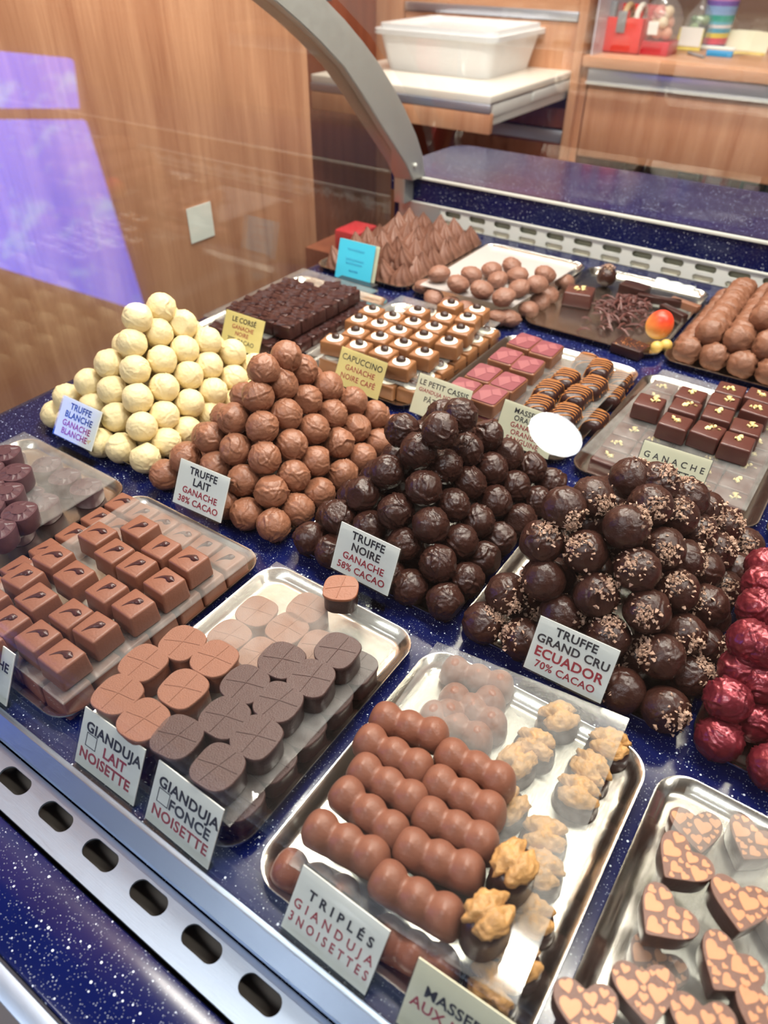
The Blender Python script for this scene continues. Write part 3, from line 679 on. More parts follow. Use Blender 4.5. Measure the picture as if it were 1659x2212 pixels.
def pyramid(pixels, anchor, px_, py_, r, h, z0, meshes, mat, adj, nib=0, group='', cols=6, rows=7, name='truffle', layers=6):
    a = Vector(anchor) if len(anchor) == 3 else at(*anchor, z=z0); placed = []
    for (x, y) in pixels:
        best = None
        for k in range(layers):
            P = at(x, y, z0+k*h); i = (a.x-P.x)/px_-k/2; j = (P.y-a.y)/py_-k/2
            if i > -.45 and j > -.45: best = (k, i, j, P)
        if best is None: best = (0, 0, 0, at(x, y, z0))
        k, i, j, P = best; placed.append([k, i, j, P, True])
    # the rest of the heap the visible ones rest on
    for k in range(layers):
        nx, ny = cols-k, rows-k
        for i in range(max(0, nx)):
            for j in range(max(0, ny)):
                if not (k == 0 or i in (0, nx-1) or j in (0, ny-1)) : continue
                if k == 0 and 1 < i < nx-2 and 1 < j < ny-2: continue
                P = Vector((a.x-(i+k/2)*px_, a.y+(j+k/2)*py_, z0+k*h))
                if any((P-q[3]).length < 1.55*r for q in placed): continue
                placed.append([k, i, j, P, False])
    for n_, (k, i, j, P, vis) in enumerate(placed):
        me = meshes[n_ % len(meshes)]
        ly = ['bottom', 'second', 'third', 'fourth', 'fifth', 'top'][min(k, 5)]
        lb = uniq('%s, %s layer, %s row, %s' % (adj, ly, ordn(int(round(max(0, j)))), ordr(int(round(max(0, i))))))
        o = obj(name, me, mat, None, tuple(P), (rnd.uniform(0, 6), rnd.uniform(-.5, .5), rnd.uniform(0, 6)))
        tag(o, lb, 'truffle', group)
        if nib:
            # nib clump on one side of the ball
            kd = n_ % len(NIBS); t = obj('cocoa_nibs', NIBS[kd], nibm, o); t['kind'] = 'stuff'
            dd = Vector((rnd.gauss(.25, .6), rnd.gauss(-.35, .5), rnd.gauss(.55, .4))).normalized(); o.rotation_euler = dd.to_track_quat('Z', 'Y').to_euler()
def nib_mesh(seed, r):
    rr = random.Random(seed); bm = bmesh.new()
    capd = Vector((0, 0, 1)); n_ = 62+int(rr.random()*40)
    for k in range(n_):
        th = abs(rr.gauss(0, .52)); ph = rr.uniform(0, 2*PI); d = Vector((math.sin(th)*math.cos(ph), math.sin(th)*math.sin(ph), math.cos(th)))
        c0 = d*(r*(1.03+.05*rr.random())); s = rr.uniform(.0012, .0025)
        ps = [c0+Vector((rr.gauss(0, 1), rr.gauss(0, 1), rr.gauss(0, 1))).normalized()*s*rr.uniform(.7, 1.2) for _ in range(6)]
        vs = [bm.verts.new(p) for p in ps]
        try: bmesh.ops.convex_hull(bm, input=vs)
        except Exception: pass
    for v in [v for v in bm.verts if not v.link_faces]: bm.verts.remove(v)
    return bm_mesh('cocoa_nibs', bm, False)
NIBS = [nib_mesh(40+i, .0178) for i in range(7)]
NOIRE = ((993,897),(950,930),(1051,940),(903,973),(1008,973),(961,1007),(1096,983),(1147,1010),(836,1019),(916,1054),(1012,1044),(1061,1013),(1110,1050),(1190,1044),(1159,1084),(784,1068),(855,1105),(978,1091),(1069,1084),(1122,1124),(732,1118),(930,1134),(1030,1127),(1079,1164),(671,1164),(798,1139),(873,1176),(994,1170),(1045,1207),(717,1191),(947,1216),(886,1268),(1007,1253),(961,1299),(870,930))
LAIT = ((654,799),(610,831),(557,856),(663,864),(709,836),(618,896),(504,905),(567,923),(717,896),(762,867),(678,927),(769,925),(810,896),(454,946),(509,971),(572,990),(630,961),(733,958),(818,958),(683,997),(782,990),(401,990),(466,1009),(526,1038),(634,1028),(586,1062),(740,1026),(690,1065),(357,1026),(644,1101),(533,1110),(591,1134),(485,1086))
BLAN = ((396,701),(342,719),(285,742),(449,737),(398,756),(350,778),(502,762),(550,792),(237,787),(292,799),(451,790),(408,811),(506,818),(355,838),(193,827),(244,843),(461,846),(297,861),(410,872),(509,869),(355,898),(147,860),(203,879),(251,901),(458,896),(307,922),(405,930),(121,896),(360,956),(261,968),(314,990),(217,956),(586,809))
GCRU = ((1420,1043),(1362,1034),(1405,1092),(1486,1077),(1523,1103),(1279,1077),(1219,1098),(1352,1139),(1264,1132),(1463,1115),(1505,1150),(1563,1137),(1431,1186),(1264,1192),(1170,1171),(1546,1192),(1608,1179),(1587,1233),(1377,1231),(1518,1231),(1461,1276),(1174,1252),(1288,1286),(1561,1273),(1525,1308),(1095,1282),(1397,1320),(1044,1346),(1211,1329),(1476,1370),(1313,1376),(1129,1380),(1518,1393),(1429,1419),(1488,1457),(1345,1491),(1437,1532))
pyramid(BLAN, (314, 990), .0330, .0355, .0164, .0222, .0195, [truffle_mesh('truffle', .0171, 'soft', s) for s in range(1, 7)], white, 'white chocolate truffle in the pyramid', group='white truffles')
pyramid(LAIT, (591, 1134), .0315, .0355, .0162, .0216, .0190, [truffle_mesh('truffle', .0169, 'swirl', s) for s in range(11, 19)], milkt, 'milk chocolate truffle in the pyramid', group='milk truffles')
tn = [truffle_mesh('truffle', .0168, 'leaf', s) for s in range(21, 29)]+[truffle_mesh('truffle', .0158, 'bits', 30)]
pyramid(NOIRE, (961, 1299), .0305, .0355, .0160, .0216, .0190, tn, darkt, 'plain dark truffle in the pyramid', group='plain dark truffles')
pyramid(GCRU, (1437, 1532), .0345, .0385, .0172, .0240, .0200, [truffle_mesh('truffle', .0180, 'soft', s) for s in range(31, 38)], darkt, 'nib-topped dark truffle in the heap', nib=1, group='dark truffles with cocoa nibs', cols=5, rows=7, layers=5)
RED = ((1553,1596),(1629,1556),(1572,1513),(1600,1449),(1642,1474),(1621,1385),(1651,1400),(1638,1316),(1647,1265),(1655,1226),(1668,1658),(1700,1590))
pyramid(RED, (.190, .402, .0195), .035, .036, .0168, .0225, .0195, [truffle_mesh('truffle', .0168, 'leaf', s) for s in range(51, 56)], ruby, 'shiny red truffle', group='shiny red truffles', cols=5, rows=7, layers=3)

# ------------------------------------------------------------------ small chocolates
def squircle(a, b, n=2.8, N_=40, wob=0, seed=0):
    rr = random.Random(seed); ph = [rr.uniform(0, 6) for _ in range(4)]; out = []
    for k in range(N_):
        t = 2*PI*k/N_; c_, s_ = math.cos(t), math.sin(t)
        q = 1+wob*sum(math.sin((3+2*i)*t+ph[i])/(1+i) for i in range(4))
        out.append((a*math.copysign(abs(c_)**(2/n), c_)*q, b*math.copysign(abs(s_)**(2/n), s_)*q))
    return out
def loft(outline, levels):
    """levels: (z, scale)"""
    bm = bmesh.new(); rings = [[bm.verts.new((x*s, y*s, z)) for x, y in outline] for z, s in levels]
    n_ = len(outline)
    for a_, b_ in zip(rings[:-1], rings[1:]):
        for i in range(n_): j = (i+1) % n_; bm.faces.new((a_[i], a_[j], b_[j], b_[i]))
    bm.faces.new(rings[0][::-1]); bm.faces.new(rings[-1]); return bm
def place(protos, poss, labelf, group, zrot=.08, jit=0, base_rz=0):
    """first use moves the prototype itself, later uses are copies"""
    for n_, (x, y, z) in enumerate(poss):
        pr = protos[n_ % len(protos)]
        lb = uniq(labelf(n_, x, y, z)); rot = (0, 0, base_rz+rnd.uniform(-zrot, zrot))
        if not pr.get('_used'):
            pr['_used'] = 1; pr.location = (x, y, z); pr.rotation_euler = rot; pr['label'] = lb; pr['group'] = group
        else: copy_tree(pr, (x, y, z), rot, lb, group)
def gridlab(adj, poss, pitch=.029, rowp=None, layer=''):
    xm = max(p[0] for p in poss); ym = min(p[1] for p in poss); rp = rowp or pitch
    def f(n_, x, y, z): return '%s%s, %s row, %s' % (adj, layer, ordn(int(round((y-ym)/rp))), ordr(int(round((xm-x)/pitch))))
    return f
SH = .0276      # top of the acrylic sheets
def P2(lst, z, dz=0): return [(p.x, p.y, dz) for p in (at(x, y, z) for x, y in lst)]

# comma squares
def comma_mesh(seed):
    rr = random.Random(seed); bm = bmesh.new(); k = rr.uniform(.3, .9); L = rr.uniform(.013, .016)
    pts = []; rad = []
    for i in range(9):
        t = i/8; pts.append((-L*(t-.4), .004*k*math.sin(t*PI)-.003*t, .0)); rad.append(.0030*(1-t)**1.1+.00035 if i else .0018)
    pts = [(.0026+pts[0][0], pts[0][1]*.8, 0)]+pts; rad = [.0008]+rad; rad[1] = .0032; rad[2] = .0036; rad[3] = .0030
    tube_into(bm, pts, 0, 10, rad)
    for v in bm.verts: v.co.z = max(v.co.z*.75, -.0004)
    return bm_mesh('chocolate_comma', bm)
protos = []
sq = bm_mesh('comma_square', rbox(.0285, .0275, .0218, .0020, 3, .08))
for s in range(5):
    o = obj('comma_square', sq, milk); tag(o, 'x', 'chocolate'); obj('chocolate_comma', comma_mesh(s), commam, o, (rnd.uniform(-.002, .001), rnd.uniform(-.001, .002), .0217), (0, 0, rnd.uniform(.3, 1.0))); protos.append(o)
up = P2(((210,1151),(301,1136),(113,1199),(246,1189),(347,1180),(159,1238),(294,1218),(407,1206),(48,1242),(229,1271),(354,1254),(77,1288),(152,1324),(287,1303),(14,1339),(80,1372),(205,1353),(132,1415),(-30,1290),(-45,1385)), .049, SH)
place(protos, up, gridlab('milk square with dark comma, upper layer', up, .033, .033), 'squares with dark commas', .06)
lowp = [(-.398-.0292*i, .150+.0292*j, .0022) for i in range(6) for j in range(7) if i < 1 or j < 1 or j > 4 or i > 4]
place(protos, lowp, gridlab('milk square with dark comma, under the sheet', lowp, .0292), 'squares with dark commas')
# scored squares, milk and dark
def scored(bodym, topm, seed):
    rr = random.Random(seed)
    o = obj('scored_square', bm_mesh('scored_square', loft(squircle(.0158, .0158, 2.9, 36), [(0, .96), (.001, 1), (.016, .985), (.019, .96)])), bodym); tag(o, 'x', 'chocolate')
    bm = loft(squircle(.0167, .0167, 2.9, 56, .012, seed), [(.0185, .98), (.019, 1), (.0208, .995), (.0213, .97)])
    obj('top_plate', bm_mesh('top_plate', bm), topm, o)
    bm = bmesh.new()
    for a_ in (rr.uniform(.1, .35), rr.uniform(1.3, 1.6)):
        d = Vector((math.cos(a_), math.sin(a_), 0)); tube_into(bm, [d*-.0145+Vector((0, 0, .0212)), Vector((0, .001, .0212)), d*.0145+Vector((0, 0, .0212))], .00055, 6)
    obj('scored_line', bm_mesh('scored_line', bm), topm, o); return o
gm = [scored(gside, gmilk, s) for s in (1, 2, 3)]; gd = [scored(dark, darkm, s) for s in (4, 5, 6)]
m_up = P2(((309,1430),(393,1387),(463,1421),(253,1498),(395,1486),(309,1553)), .049, SH)
d_up = P2(((382,1590),(485,1548),(553,1590),(470,1655),(529,1476),(608,1424),(601,1514),(672,1463),(729,1403)), .049, SH)
place(gm, m_up, gridlab('scored milk chocolate square, upper layer', m_up, .033), 'scored milk squares', .1, base_rz=.1)
place(gd, d_up, gridlab('scored dark chocolate square, upper layer', d_up, .033), 'scored dark squares', .1, base_rz=.1)
lm = [(-.262-.034*i, .158+.0335*j, .0022) for i in range(3) for j in range(5) if i != 1 or j > 2]
ld = [(-.225, .158+.0335*j, .0022) for j in range(5)]
lm += [(-.297, .320, .0022)]
place(gm, lm, gridlab('scored milk chocolate square, lower layer under the sheet', lm, .034), 'scored milk squares', .1)
place(gd, ld, gridlab('scored dark chocolate square, lower layer under the sheet', ld, .034), 'scored dark squares', .1)
o = scored(dark, gside, 9); p = at(736, 1268, .046); o.location = (p.x, p.y, SH); o.scale = (.9, .9, .85); o.rotation_euler = (0, 0, .5); tag(o, 'lone dark square resting below the plain dark truffle label', 'chocolate')

# three-bump bars
def bar_mesh(seed):
    rr = random.Random(seed); bm = bmesh.new(); S = [(-.0180+rr.uniform(-.001, .001), .0126), (rr.uniform(-.001, .001), .0118), (.0180+rr.uniform(-.001, .001), .0124)]
    n1, n2 = 60, 22; rings = []; x0, x1 = -.0300, .0300
    for i in range(n1+1):
        t = -math.cos(PI*i/n1); x = t*x1
        r = 0
        for c_, R_ in S:
            q = R_*R_-(x-c_)**2
            if q > 0: r += math.sqrt(q)**12
        e = max(0, 1-abs(t)**14)**.5
        r = (r+(.0056*e)**12)**(1/12)
        ring = []
        for k in range(n2+1):
            th = PI*k/n2; tip = 0
            for c_, R_ in S: tip += .0014*math.exp(-((x-c_)/.0026)**2-((th-PI/2-.25)/.25)**2)
            ring.append(bm.verts.new((x, (r+tip)*math.cos(th), .0122*max(.25, e)+(r+tip)*math.sin(th))))
        wb = .0100*e+.0004
        ring.append(bm.verts.new((x*.99, -wb, .003))); ring.append(bm.verts.new((x*.98, -wb*.95, 0))); ring.append(bm.verts.new((x*.98, wb*.95, 0))); ring.append(bm.verts.new((x*.99, wb, .003)))
        rings.append(ring)
    m_ = len(rings[0])
    for a_, b_ in zip(rings[:-1], rings[1:]):
        for k in range(m_): j = (k+1) % m_; bm.faces.new((a_[k], a_[j], b_[j], b_[k]))
    bm.faces.new(rings[0][::-1]); bm.faces.new(rings[-1])
    bmesh.ops.smooth_vert(bm, verts=bm.verts, factor=.4, use_axis_x=True, use_axis_y=True, use_axis_z=True)
    return bm_mesh('three_bump_bar', bm, True, None)
bars = [bar_mesh(s) for s in range(4)]
def zz(l, ox, oy, sc): return [(ox+a_/sc, oy+b__/sc) for a_, b__ in l]
T = zz([(570,375),(755,435),(505,470),(690,570),(825,520),(1055,635),(490,600),(660,700),(785,640),(1000,755),(400,690),(590,840),(740,775),(975,890),(300,840),(500,945),(665,910),(910,1010),(580,1055),(810,1190)], 540, 1350, 1.929)
names = ['left column, back end', 'left column, second from the back', 'right column, back end', 'left column, third from the back', 'right column, second from the back', 'left column, fourth from the back', 'right column, third from the back', 'left column, front end', 'right column, fourth from the back', 'right column, front end']
for i in range(10):
    a_ = at(*T[2*i], z=.045); b__ = at(*T[2*i+1], z=.045); d = b__-a_
    o = obj('three_bump_bar', bars[i % 4], milk, None, ((a_.x+b__.x)/2, (a_.y+b__.y)/2, SH), (0, 0, math.atan2(d.y, d.x)))
    tag(o, 'milk bar with three bumps, upper layer, '+names[i], 'chocolate', 'three-bump bars')
LT = zz([(855,185),(1040,245),(830,285),(1030,420),(755,370),(960,470),(1010,195),(1090,330),(165,1010),(380,1120),(560,1290),(800,1420),(520,1250),(680,1330)], 540, 1350, 1.929)
for i in range(6):
    a_ = at(*LT[2*i], z=.016); b__ = at(*LT[2*i+1], z=.016); d = b__-a_; m_ = (a_+b__)/2
    if i == 3: d = Vector((.02, .03, 0)); m_ += Vector((-.012, -.030, 0))
    o = obj('three_bump_bar', bars[(i+1) % 4], milk, None, (m_.x, m_.y, .0022), (0, 0, math.atan2(d.y, d.x))); o.scale = (1, 1, .98)
    tag(o, 'milk bar with three bumps under the sheet, '+['topmost at the back', 'second from the back', 'third from the back', 'half hidden behind the second', 'front left corner', 'long one behind the cream label'][i], 'chocolate', 'three-bump bars under the sheet')
# walnut chocolates
def walnut_mesh(seed, a_=.0135, b__=.0110, c_=.0062):
    bm = bmesh.new(); bmesh.ops.create_icosphere(bm, subdivisions=4, radius=1); off = Vector((seed*5.1, seed, 3))
    for v in bm.verts:
        d = v.co.copy(); an = math.atan2(d.y, d.x)
        rad = 1+.05*math.sin(4*an+seed)+.16*noise.noise(Vector((math.cos(an)*2, math.sin(an)*2, seed)))+.08*noise.noise(Vector((math.cos(an)*5, math.sin(an)*5, seed)))
        g = math.exp(-(d.y/.15)**2)*min(1, max(.1, (abs(d.x)-.1)*1.6))
        wv = d*1.5+off+.5*Vector((noise.noise(d*2+off), noise.noise(d*2-off), 0))
        rg = 1-2.6*abs(noise.noise(wv*2.3)); rg2 = 1-2*abs(noise.noise(wv*5.5))
        s = rad*(1-g*.5)*(1+.09*rg+.04*rg2)
        v.co = Vector((d.x*a_*s, d.y*b__*s, (d.z*c_*(1+.50*rg+.22*rg2)*(1-g*.6)) if d.z > 0 else d.z*c_*.3))
    return bm_mesh('walnut_half', bm, True, None)
WN = [walnut_mesh(s, .0145, .0118, .0062) for s in range(1, 6)]
def walnut_choc(h, i, a_=.0148, b__=.0118):
    o = obj('walnut_chocolate', bm_mesh('walnut_chocolate', loft(squircle(a_, b__, 2.2, 36), [(0, .95), (.0012, 1.03), (.003, 1), (h*.6, .99), (h*.80, .94), (h*.92, .82), (h, .60)])), dark); tag(o, 'x', 'chocolate')
    obj('walnut_half', WN[i % 5], nutm, o, (0, 0, h+.0005), (0, 0, rnd.uniform(-.3, .3))); return o
o = walnut_choc(.026, 0, .0160, .0128); p = at(1113, 1862, SH+.028); o.location = (p.x, p.y, SH); o.rotation_euler = (0, 0, 1.45); tag(o, 'tall dark chocolate with walnut half, upper right one beside the bars', 'chocolate', 'walnut chocolates on top')
o = walnut_choc(.028, 1, .0160, .0125); p = at(1058, 1972, SH+.030); o.location = (p.x, p.y, SH); o.rotation_euler = (.0, 0, 1.3); tag(o, 'tall dark chocolate with walnut half, front one at the bar row end', 'chocolate', 'walnut chocolates on top')
wl = zz([(1290,375),(1190,490),(1115,560),(1500,490),(1420,590),(1370,690),(1075,745),(1230,870),(1210,1010),(1170,1210),(1110,1390),(1010,1500)], 540, 1350, 1.929)
wn = ['back, nearest the ecuador label', 'back row, second from the left', 'back row, leftmost pale one', 'at the back right corner sticking out', 'right edge, second from the back', 'right edge, third from the back', 'peeking out beside the bars', 'middle of the right column', 'partly behind the tall one', 'right of the tall front one', 'front right, large kernel', 'front edge beside the cream label']
for i, q in enumerate(wl):
    o = walnut_choc(.0155, i+2, .0158, .0130); p = at(q[0], q[1], .020); o.location = (p.x, p.y, .0022); o.rotation_euler = (0, 0, rnd.choice([.1, .5, 1.2, -.3])); tag(o, 'dark walnut chocolate under the sheet, '+wn[i], 'chocolate', 'walnut chocolates under the sheet')
# hearts
def heart_outline(s, n_=48):
    out = []
    for k in range(n_):
        t = 2*PI*k/n_; out.append((s*16*(.30*math.sin(t)+.70*math.sin(t)**3), s*1.03*(13.4*math.cos(t)-4.2*math.cos(2*t)-1.5*math.cos(3*t)-.5*math.cos(4*t)+1.2)))
    return out
HS = .0172/16
def inside(pt, poly):
    x, y = pt; c_ = False; j = len(poly)-1
    for i in range(len(poly)):
        xi, yi = poly[i]; xj, yj = poly[j]
        if (yi > y) != (yj > y) and x < (xj-xi)*(y-yi)/(yj-yi)+xi: c_ = not c_
        j = i
    return c_
def heart_choc(seed):
    ol_ = heart_outline(HS); ol_ = [(x, y) for x, y in ol_]
    o = obj('heart_chocolate', bm_mesh('heart_chocolate', loft(ol_, [(0, .90), (.001, .92), (.0160, .985), (.0168, .975)]), True, math.radians(40)), heartbody); tag(o, 'x', 'chocolate')
    obj('top_plate', bm_mesh('top_plate', loft(ol_, [(.0165, .985), (.0172, .99), (.0178, .975)])), hearttop, o)
    rr = random.Random(seed); bm = bmesh.new(); done = []
    for s in [.0058, .0050]+[.0038]*5+[.0026]*16+[.0017]*14:
        for _ in range(50):
            c_ = (rr.uniform(-.017, .017), rr.uniform(-.018, .016))
            if all((c_[0]-d[0])**2+(c_[1]-d[1])**2 > (.98*(s+d[2]))**2 for d in done):
                an = rr.uniform(-.35, .35); h = [(c_[0]+x*math.cos(an)-y*math.sin(an), c_[1]+x*math.sin(an)+y*math.cos(an)) for x, y in heart_outline(s/16, 18)]
                lim = [(x*.965, y*.965) for x, y in ol_]
                if sum(inside(p_, lim) for p_ in h) == len(h):
                    prism_into(bm, h, .0178, .01795); done.append((c_[0], c_[1], s)); break
    obj('heart_print', bm_mesh('heart_print', bm, False), goldheart, o); return o
hp = [heart_choc(s) for s in range(5)]
HP = (((1475,1857),(1430,1900),'upper layer, back left'), ((1438,1976),(1392,2020),'upper layer, left of centre'), ((1601,1949),(1598,2025),'upper layer, back right'), ((1576,2084),(1540,2142),'upper layer, centre right'), ((1395,2139),(1405,2210),'lower left with its tip to the frame edge'), ((1267,2179),(1270,2250),'bottom left corner'), ((1521,2215),(1525,2290),'bottom edge, right of centre'), ((1660,2200),(1650,2260),'bottom right corner'))
for i, (c_, t_, nm) in enumerate(HP):
    zt = SH+.018; a_ = at(*c_, z=zt); b__ = at(*t_, z=zt); d = b__-a_
    if i == 0: hp[0].location = (a_.x, a_.y, SH); o = hp[0]; o.rotation_euler = (0, 0, math.atan2(d.y, d.x)+PI/2); o['label'] = ''
    elif i < 5: o = hp[i]; o.location = (a_.x, a_.y, SH); o.rotation_euler = (0, 0, math.atan2(d.y, d.x)+PI/2)
    else: o = copy_tree(hp[i % 5], (a_.x, a_.y, SH), (0, 0, math.atan2(d.y, d.x)+PI/2), '', '')
    o['label'] = 'heart chocolate with copper heart print, '+nm; o['group'] = 'patterned hearts'
for i, (c_, t_, nm) in enumerate((((1506,1789),(1515,1850),'back left'), ((1628,1814),(1600,1870),'back right'), ((1417,2087),(1390,2140),'left, mostly covered'), ((1700,1990),(1690,2050),'right edge'))):
    a_ = at(*c_, z=.020); b__ = at(*t_, z=.020); d = b__-a_
    copy_tree(hp[(i+2) % 5], (a_.x, a_.y, .0022), (0, 0, math.atan2(d.y, d.x)+PI/2), 'heart chocolate lying under the sheet, '+nm, 'patterned hearts under the sheet')
# faceted chocolates, far left
def facet(seed):
    o = obj('faceted_chocolate', bm_mesh('faceted_chocolate', loft(squircle(.0155, .0155, 2.6, 32), [(0, .9), (.001, .93), (.018, 1.0), (.0188, .98)])), choc('violet_dark_chocolate', (.085, .036, .046), .35)); tag(o, 'x', 'chocolate')
    bm = bmesh.new(); q = squircle(.0145, .0145, 2.6, 16)
    mid = [bm.verts.new((x, y, .0186)) for x, y in q]; c1 = [bm.verts.new((x*.5, y*.5, .0196+.0012*(k % 2))) for k, (x, y) in enumerate(q)]
    for k in range(16): bm.faces.new((mid[k], mid[(k+1) % 16], c1[(k+1) % 16], c1[k]))
    bm.faces.new(c1); obj('faceted_top', bm_mesh('faceted_top', bm, False), choc('violet_dark_chocolate', (.085, .036, .046), .35), o); return o
fp = [facet(1)]
fu = P2(((30,1017),(40,1101),(12,1059),(8,975),(-8,1140),(-30,1050),(-30,1010),(-30,1090)), .048, SH)
place(fp, fu, gridlab('faceted dark chocolate, upper layer', fu, .033), 'faceted dark chocolates', .2, base_rz=.5)
fl = P2(((99,1003),(139,1029),(185,1051),(60,1069),(90,1085),(20,990),(30,1130)), .021, .0022)
place(fp, fl, gridlab('faceted dark chocolate under the sheet', fl, .033), 'faceted dark chocolates under the sheet', .2, base_rz=.5)
# ridged dark squares
def ridged(seed):
    rr = random.Random(seed); o = obj('ridged_square', bm_mesh('ridged_square', rbox(.0300, .0280, .0190, .0015, 2, .03)), choc('ridged_dark_chocolate', (.060, .022, .019), .24, .4, 300)); tag(o, 'x', 'chocolate')
    bm = bmesh.new()
    for k in range(5):
        y = -.010+.005*k; pts = [(-.0125+.005*i, y+rr.uniform(-.001, .001)+.0015*math.sin(i+seed), .0190+rr.uniform(0, .0014)) for i in range(6)]
        tube_into(bm, pts, .0019, 6, [rr.uniform(.0013, .0030) for _ in pts])
    obj('ridged_top', bm_mesh('ridged_top', bm), MATS['ridged_dark_chocolate'], o, rot=(0, 0, .5)); return o
rp = [ridged(s) for s in range(4)]
ru = [(-.653-.0305*i, .712+.0285*j, SH) for i in range(4) for j in range(6) if not (j > 4 and i > 1)]
place(rp, ru, gridlab('dark square with ridged top, upper layer', ru, .0305), 'ridged dark squares', .05)
rl = [(-.643-.0305*i, .692+.0290*j, .0022) for i in range(5) for j in range(7) if i in (0, 4) or j in (0, 5, 6)]
place(rp, rl, gridlab('dark square with ridged top, lower layer', rl, .0305), 'ridged dark squares below', .05)
# coffee bean squares
def beansq(seed):
    rr = random.Random(seed); o = obj('coffee_square', bm_mesh('coffee_square', rbox(.0335, .0300, .0195, .0024, 3, .06)), choc('caramel_milk_chocolate', (.27, .115, .045), .4)); tag(o, 'x', 'chocolate')
    d = obj('white_disc', bm_mesh('white_disc', lathe_bm([(0, 0), (.0112, 0), (.0117, .0006), (.0112, .0014), (0, .0016)], 24)), wdisc, o, (0, 0, .0195))
    bm = bmesh.new(); bmesh.ops.create_icosphere(bm, subdivisions=3, radius=1)
    for v in bm.verts:
        g = .35*math.exp(-(v.co.y/.16)**2) if v.co.z > 0 else 0; v.co = Vector((v.co.x*.0066, v.co.y*.0052, v.co.z*.0040*(1-g)))
    obj('coffee_bean', bm_mesh('coffee_bean', bm, True, None), bean, o, (rr.uniform(-.001, .001), rr.uniform(-.001, .001), .0232), (0, 0, rr.uniform(-.6, .6))); return o
bp_ = [beansq(s) for s in range(3)]
CAP = zz([(520,425),(615,445),(237,447),(400,450),(192,480),(310,470),(495,472),(582,475),(265,497),(385,490),(180,525),(333,520),(460,508),(557,517),(105,550),(265,543),(425,540),(190,573),(350,567),(515,560),(280,595),(425,600),(343,635)], 660, 400, 1.66)
cu = P2(CAP, .047, SH)
place(bp_, cu, gridlab('milk square with white disc and coffee bean, upper layer', cu, .033, .034), 'coffee bean squares', .1, base_rz=.1)
cl = [(-.434, .700+.033*j, .0022) for j in range(7)]+[(-.434-.033*i, .690+.004*i, .0022) for i in range(1, 5)]+[(-.467-.033*i, .905, .0022) for i in range(3)]
place(bp_, cl, gridlab('milk square with white disc and coffee bean, lower layer', cl, .033, .034), 'coffee bean squares below', .1)
# pink squares
def pinksq(seed):
    o = obj('pink_square', bm_mesh('pink_square', rbox(.0335, .0420, .0195, .0025, 3, -.03)), choc('cassis_milk_chocolate', (.22, .085, .040), .4)); tag(o, 'x', 'chocolate')
    obj('pink_top', bm_mesh('pink_top', loft([(x, y) for x, y in rrect(-.0160, .0160, -.0200, .0200, .004, 4)], [(.0192, 1), (.0205, .98)])), pink, o)
    bm = bmesh.new(); prism_into(bm, [(-.0145, 0), (-.002, -.0185), (.0040, -.002), (-.004, .010)], .0205, .0208); prism_into(bm, [(.004, .001), (.0145, .004), (.004, .0185), (-.0025, .011)], .0205, .0208)
    obj('pale_facet', bm_mesh('pale_facet', bm, False), pink2, o); return o
pp = [pinksq(1)]
CS = zz([(787,555),(865,583),(720,608),(797,640),(640,668),(728,700),(565,720),(660,748)], 660, 400, 1.66)
cs = P2(CS, .045, .0240)
tagp = gridlab('pink-topped chocolate square', cs, .035, .05)
place(pp, cs, tagp, 'pink-topped squares', .06)
csl = [(x, y, .0022) for x, y, z in cs]
place(pp, csl, gridlab('pink-topped square in the lower layer', cs, .035, .05), 'pink-topped squares below', .05)
# orange striped domes
def dome(seed):
    rr = random.Random(seed)
    prof = [(0, 1), (.001, 1.02), (.009, 1), (.0135, .93), (.0165, .78), (.018, .5), (.0183, .2)]
    o = obj('striped_dome', bm_mesh('striped_dome', loft(squircle(.0155, .0205, 4, 32), prof)), dark); tag(o, 'x', 'chocolate')
    bm = bmesh.new()
    def hz_(x, y):
        q = (abs(x/.0155)**4+abs(y/.0205)**4)**(1/4); q = min(q, 1.02)
        for (z_a, s_a), (z_b, s_b) in zip(prof[::-1][:-1], prof[::-1][1:]):
            if s_a <= q <= s_b: return z_a+(z_b-z_a)*(q-s_a)/(s_b-s_a)
        return .0185 if q < .2 else .006
    for k in range(6):
        y0 = -.0165+.0066*k+rr.uniform(-.0008, .0008); pts = []
        for i in range(11):
            x = -.0156+.00312*i; y = y0+.0012*math.sin(x*160+k*.9)+.38*x; y = max(-.0205, min(.0205, y)); pts.append((x, y, hz_(x, y)+.0006))
        tube_into(bm, pts, .00075, 5)
    obj('orange_drizzle', bm_mesh('orange_drizzle', bm), orange, o); return o
dp = [dome(s) for s in range(3)]
MS = zz([(480,610),(240,680),(430,730),(120,760),(320,800),(50,870),(240,930)], 1150, 600, 3.26)
ms = P2(MS, .044, SH); place(dp, ms, gridlab('dark chocolate with orange stripes, upper layer', ms, .035, .042), 'orange-striped chocolates', .1)
ml = P2(zz([(620,690),(560,790),(440,960),(380,560)], 1150, 600, 3.26), .020, .0022)+[(-.30, .72, .0022), (-.30, .85, .0022)]
place(dp, ml, gridlab('dark chocolate with orange stripes under the sheet', ml, .035, .042), 'orange-striped chocolates below', .1)
